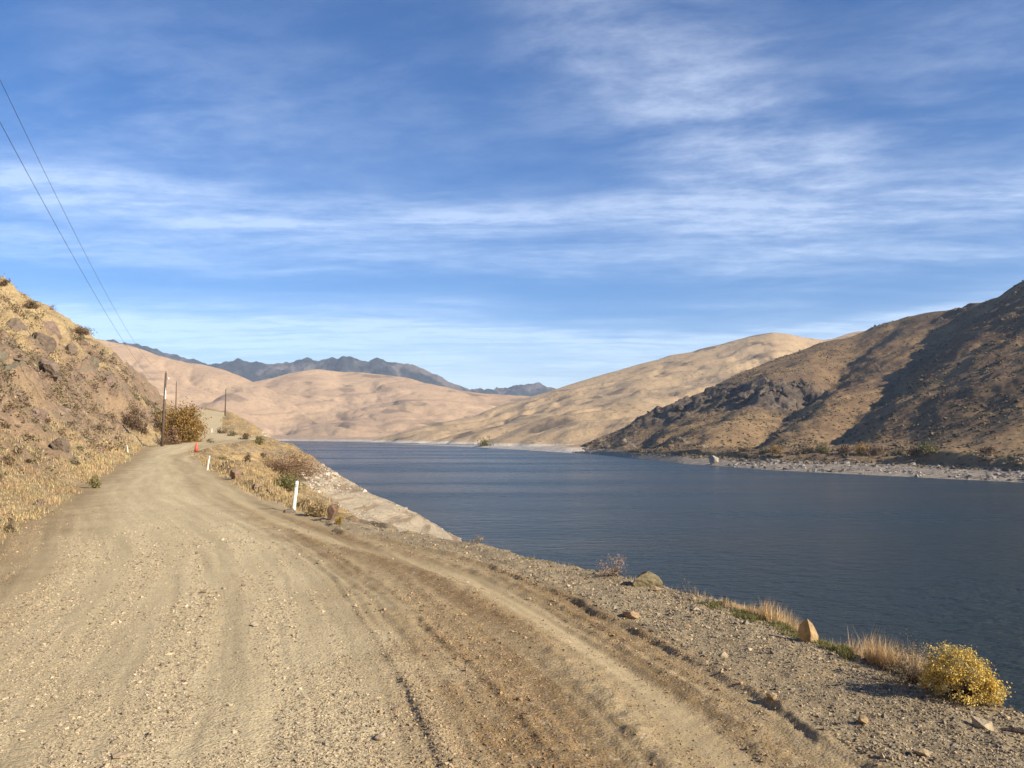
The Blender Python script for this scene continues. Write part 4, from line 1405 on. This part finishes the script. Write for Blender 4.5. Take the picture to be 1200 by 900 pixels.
marker(344, 599, 35, 'tall white marker post nearest the camera, at the lake side of the road', 0.10)
marker(243, 551, 17, 'white marker post on the road edge in front of the golden knoll', 0.12)
marker(150, 531, 9, 'short white marker post leaning at the foot of the left hillside', -0.15)
marker(248, 507, 5, 'tiny white marker post far off at the outer edge of the climbing road', 0.05, 0.16)


def pole(px, py, hpx, D, label, full, lean=0.0, r=0.15):
    X, Y, Z = at(px, py, D)
    zg = H(X, Y)[0]
    h = hpx / FPX * D + (Z - zg)
    t = thing('utility_pole', label, 'utility pole', (X, Y, zg), 'wooden utility poles')
    t.rotation_euler = (0, lean, 0)
    link_mesh('shaft', *tube([(0, 0, -0.6), (0, 0, h * 0.5), (0, 0, h)], r, r * 0.68, 10), M['wood'], parent=t)
    if full:
        link_mesh('bracket', *tube([(0.08, 0, h - 0.75), (0.32, 0, h - 0.70)], 0.035, 0.03, 6), M['metal'], parent=t)
        ins = [tube([(0.32, 0, h - 0.74 + a), (0.32, 0, h - 0.74 + b)], q, q, 8) for a, b, q in ((0, 0.09, 0.09), (0.09, 0.13, 0.05), (0.13, 0.22, 0.075))]
        link_mesh('insulator', *join(ins), M['white'], parent=t, smooth=False)
        top = [tube([(0, 0, h - 0.02), (0, 0, h + 0.08)], 0.04, 0.04, 8), tube([(0, 0, h + 0.08), (0, 0, h + 0.2)], 0.085, 0.07, 8)]
        link_mesh('insulator', *join(top), M['wood'], parent=t, smooth=False)
        sl = [tube([(0.10, -0.10, h * 0.64), (0.10, -0.10, h * 0.76)], 0.085, 0.085, 8), tube([(0.09, -0.09, h * 0.76), (0.09, -0.09, h * 0.80)], 0.03, 0.03, 6)]
        link_mesh('cable_sleeve', *join(sl), M['white'], parent=t, smooth=False)
        link_mesh('guy_wire', *tube([(-0.1, 0, 0.05), (-0.55, 0, 0.75), (-0.9, 0.1, 1.5)], 0.07, 0.05, 6), M['wood'], parent=t)
    else:
        link_mesh('insulator', *tube([(0, 0, h), (0, 0, h + 0.16)], 0.07, 0.06, 8), M['metal'], parent=t, smooth=False)
    return t, h


P1, P1H = pole(190, 523, 86, 98, 'leaning brown utility pole with a white sleeve beside the tall ochre bush', True, 0.028, 0.17)
pole(263.5, 499, 43, 205, 'bare brown utility pole farther on above the climbing road', False, 0.012, 0.17)
pole(206, 480, 33, 250, 'faint utility pole rising behind the tall ochre bush', False, 0.0, 0.17)


def wires():
    top = np.array(P1.location) + np.array([math.sin(0.028) * P1H, 0, P1H])
    for (X0, Y0, Z0), end, sag, label in ((( -10.0, 16.0, 9.05), top + np.array([0, 0, 0.15]), 1.55, 'upper overhead wire running from the sky at left to the leaning pole'),
                                          ((-9.3, 15.2, 7.6), top + np.array([0.3, 0, -1.6]), 1.35, 'lower overhead wire running from the sky at left to the leaning pole')):
        a = np.array([X0, Y0, Z0])
        u = np.linspace(-0.55, 1, 60)
        p = a + (end - a) * u[:, None]
        p[:, 2] -= 4 * sag * u * (1 - u)
        o = link_mesh('overhead_wire', *tube(p, 0.005, 0.005, 6), M['wire'])
        tag(o, label, 'wire', 'overhead wires')


wires()


def cone():
    p = hit(230, 529)
    t = thing('traffic_cone', 'small orange red traffic cone on the road at the bend', 'traffic cone', p)
    link_mesh('base', *box(-0.26, 0.26, -0.26, 0.26, 0.0, 0.05), M['black'], parent=t, smooth=False)
    link_mesh('cone_body', *tube([(0, 0, 0.05), (0, 0, 0.5), (0, 0, 1.0)], 0.22, 0.05, 14), M['orange'], parent=t)
    link_mesh('reflective_band', *tube([(0, 0, 0.58), (0, 0, 0.74)], 0.124, 0.095, 14), M['orange'], parent=t)


cone()

# ---------------------------------------------------------------- far shore: rocks, brush
def hill_pick(name, px, v):
    gx, gv, X, Y, Z, m = GRID[name]
    i = np.clip(np.searchsorted(gv, v), 0, len(gv) - 2)
    j = np.clip(np.searchsorted(gx, px), 0, len(gx) - 2)
    fi = np.clip((v - gv[i]) / (gv[i + 1] - gv[i]), 0, 1)
    fj = np.clip((px - gx[j]) / (gx[j + 1] - gx[j]), 0, 1)
    out = []
    for A in (X, Y, Z):
        out.append((A[i, j] * (1 - fj) + A[i, j + 1] * fj) * (1 - fi) + (A[i + 1, j] * (1 - fj) + A[i + 1, j + 1] * fj) * fi)
    return np.stack(out, -1), m[i, j]


def far_shore():
    rng = np.random.default_rng(51)
    n = 26000
    px, v = rng.uniform(660, 1215, n), rng.uniform(0.07, 1.0, n) ** 1.1
    p, m = hill_pick('scrub_hill', px, v)
    den = np.clip(0.35 + 0.9 * fbm(p[:, 0] / 40, p[:, 1] / 40, 3, 901) + 0.3 * sst(0.3, 0.08, v) + 0.25 * m[:, 1], 0.03, 1)
    ok = rng.uniform(size=n) < den
    p = p[ok]
    pal = np.array([(0.10, 0.085, 0.055), (0.14, 0.115, 0.075), (0.085, 0.07, 0.05), (0.20, 0.16, 0.09), (0.16, 0.115, 0.075)])
    s = np.exp(rng.normal(math.log(0.95), 0.4, len(p)))
    vv, f, cc = pebbles(p + np.array([0, 0, 0.2]), s, pal[rng.integers(0, len(pal), len(p))], rng, 'oct', 0.75, 0.3)
    stuff(link_mesh('far_sagebrush', vv, f, M['farstone'], cc, smooth=False), 'dark sagebrush dotted over the hill across the lake', 'brush')
    # rip-rap and loose rock on the beach
    n = 9000
    px, v = rng.uniform(690, 1215, n), rng.uniform(0.0, 0.075, n)
    p, m = hill_pick('scrub_hill', px, v)
    den = np.interp(px, [690, 850, 880, 960, 1040, 1080, 1215], [0.03, 0.05, 0.7, 0.65, 0.12, 0.45, 0.6]) * np.clip(0.5 + 1.3 * fbm(p[:, 0] / 9, p[:, 1] / 9, 3, 903), 0.04, 1)
    ok = rng.uniform(size=n) < den
    p = p[ok]
    s = np.exp(rng.normal(math.log(0.75), 0.5, len(p)))
    vv, f, cc = pebbles(p, s, stone_cols(len(p), rng, [(0.23, 0.20, 0.17), (0.30, 0.265, 0.22), (0.17, 0.145, 0.12), (0.40, 0.355, 0.30)]), rng)
    stuff(link_mesh('shore_rocks', vv, f, M['farstone'], cc, smooth=False), 'grey rocks piled along the far beach', 'rocks')
    p, _ = hill_pick('scrub_hill', np.array([835.0]), np.array([0.014]))
    boulder('boulder', p[0], (4.2, 3.4, 3.6), rng, (0.40, 0.36, 0.30), 'big white boulder alone on the far beach at the water edge', mat='farstone', sink=0.15)
    # crags in the band across the hill
    for px, v, s, label in ((795, 0.50, 13, 'left end crag of the dark rock band across the lake'), (826, 0.47, 14, 'low crag second from the left in the far rock band'),
                            (850, 0.46, 17, 'large pale faced crag in the middle of the far rock band'), (878, 0.46, 20, 'largest crag of the far rock band'),
                            (903, 0.47, 15, 'crag just right of the largest far crag'), (930, 0.50, 15, 'crag next to the gully at the right end of the far rock band'),
                            (962, 0.57, 13, 'uppermost crag beyond the gully on the far hill')):
        row = np.interp(px, [740, 790, 830, 860, 905, 940, 985], [497, 478, 467, 462, 457, 447, 436])
        gx, gv, X, Y, Z, m = GRID['scrub_hill']
        j = int(np.searchsorted(gx, px))
        rows = image_rows(X[:, j], Y[:, j], Z[:, j])
        k = int(np.argmin(np.abs(rows[:260] - row)))
        q = np.array([X[k, j], Y[k, j], Z[k, j]])
        vs, fs, kk = [], [], 0
        for i in range(14):
            d = np.array([rng.uniform(0.3, 0.6), rng.uniform(0.4, 0.7), rng.uniform(0.3, 0.55)]) * s * (0.9 if i == 0 else rng.uniform(0.55, 1.0))
            a, b = rock_shape(rng, d, 12, 0.1)
            vs.append(a + (np.clip(rng.normal(size=3), -1.2, 1.2) * np.array([0.20, 0.20, 0.10]) * (i > 0) + np.array([0, 0, -0.16])) * s)
            fs.append(b + kk)
            kk += len(a)
        v_, f_ = np.concatenate(vs), np.concatenate(fs)
        o = link_mesh('rock_outcrop', v_, f_, M['farstone'], np.repeat(np.array([[0.13, 0.103, 0.08]]), len(v_), 0), smooth=False, loc=q)
        tag(o, label, 'rock', 'crags across the lake')
    # bushes above the far beach that can be told apart
    far = ((1006, 0.062, 6, 7, OCH, 'orange autumn bush above the far beach'), (985, 0.066, 7, 5, BRN, 'dark bush left of the orange autumn bush across the lake'),
           (1022, 0.062, 9, 5.5, BRN, 'dark bush right of the orange autumn bush across the lake'), (908, 0.075, 7, 5, OCH, 'tawny bush at the left end of the rocky far beach'),
           (893, 0.078, 6, 3.5, SAGE, 'grey bush beside the tawny bush across the lake'), (940, 0.068, 9, 4, BRN, 'low dark thicket above the grey far rocks'),
           (960, 0.066, 8, 4, GRN, 'greenish thicket above the grey far rocks'), (1048, 0.062, 6, 4, SAGE, 'pale sage bush right of the far dark bushes'),
           (1085, 0.062, 9, 5, GRN, 'greenish bush at the left end of the far cut bank'), (1068, 0.060, 7, 4, BRN, 'brown bush between the pale sage bush and the cut bank'),
           (1150, 0.075, 7, 4, BRN, 'dark bush on top of the far cut bank'), (870, 0.08, 6, 3, BRN, 'small dark bush where the far bench track meets the beach'))
    for px, v, w, h, pal, label in far:
        p, _ = hill_pick('scrub_hill', np.array([float(px)]), np.array([v + 0.028]))
        shrub('shrub', label, 'shrub', p[0], w * 0.8, h * 0.7, rng, pal, 700, 0.6, 'bushes above the far beach', n_stem=12, clumps=16, twig_r=0.06)
    # lone bush at the foot of the golden hill
    p, _ = hill_pick('golden_hill', np.array([568.0]), np.array([0.05]))
    shrub('shrub', 'lone dark green bush at the foot of the golden hill', 'shrub', p[0], 13, 7, rng, GRN, 500, 1.6, None, n_stem=10, clumps=14, twig_r=0.1)


far_shore()
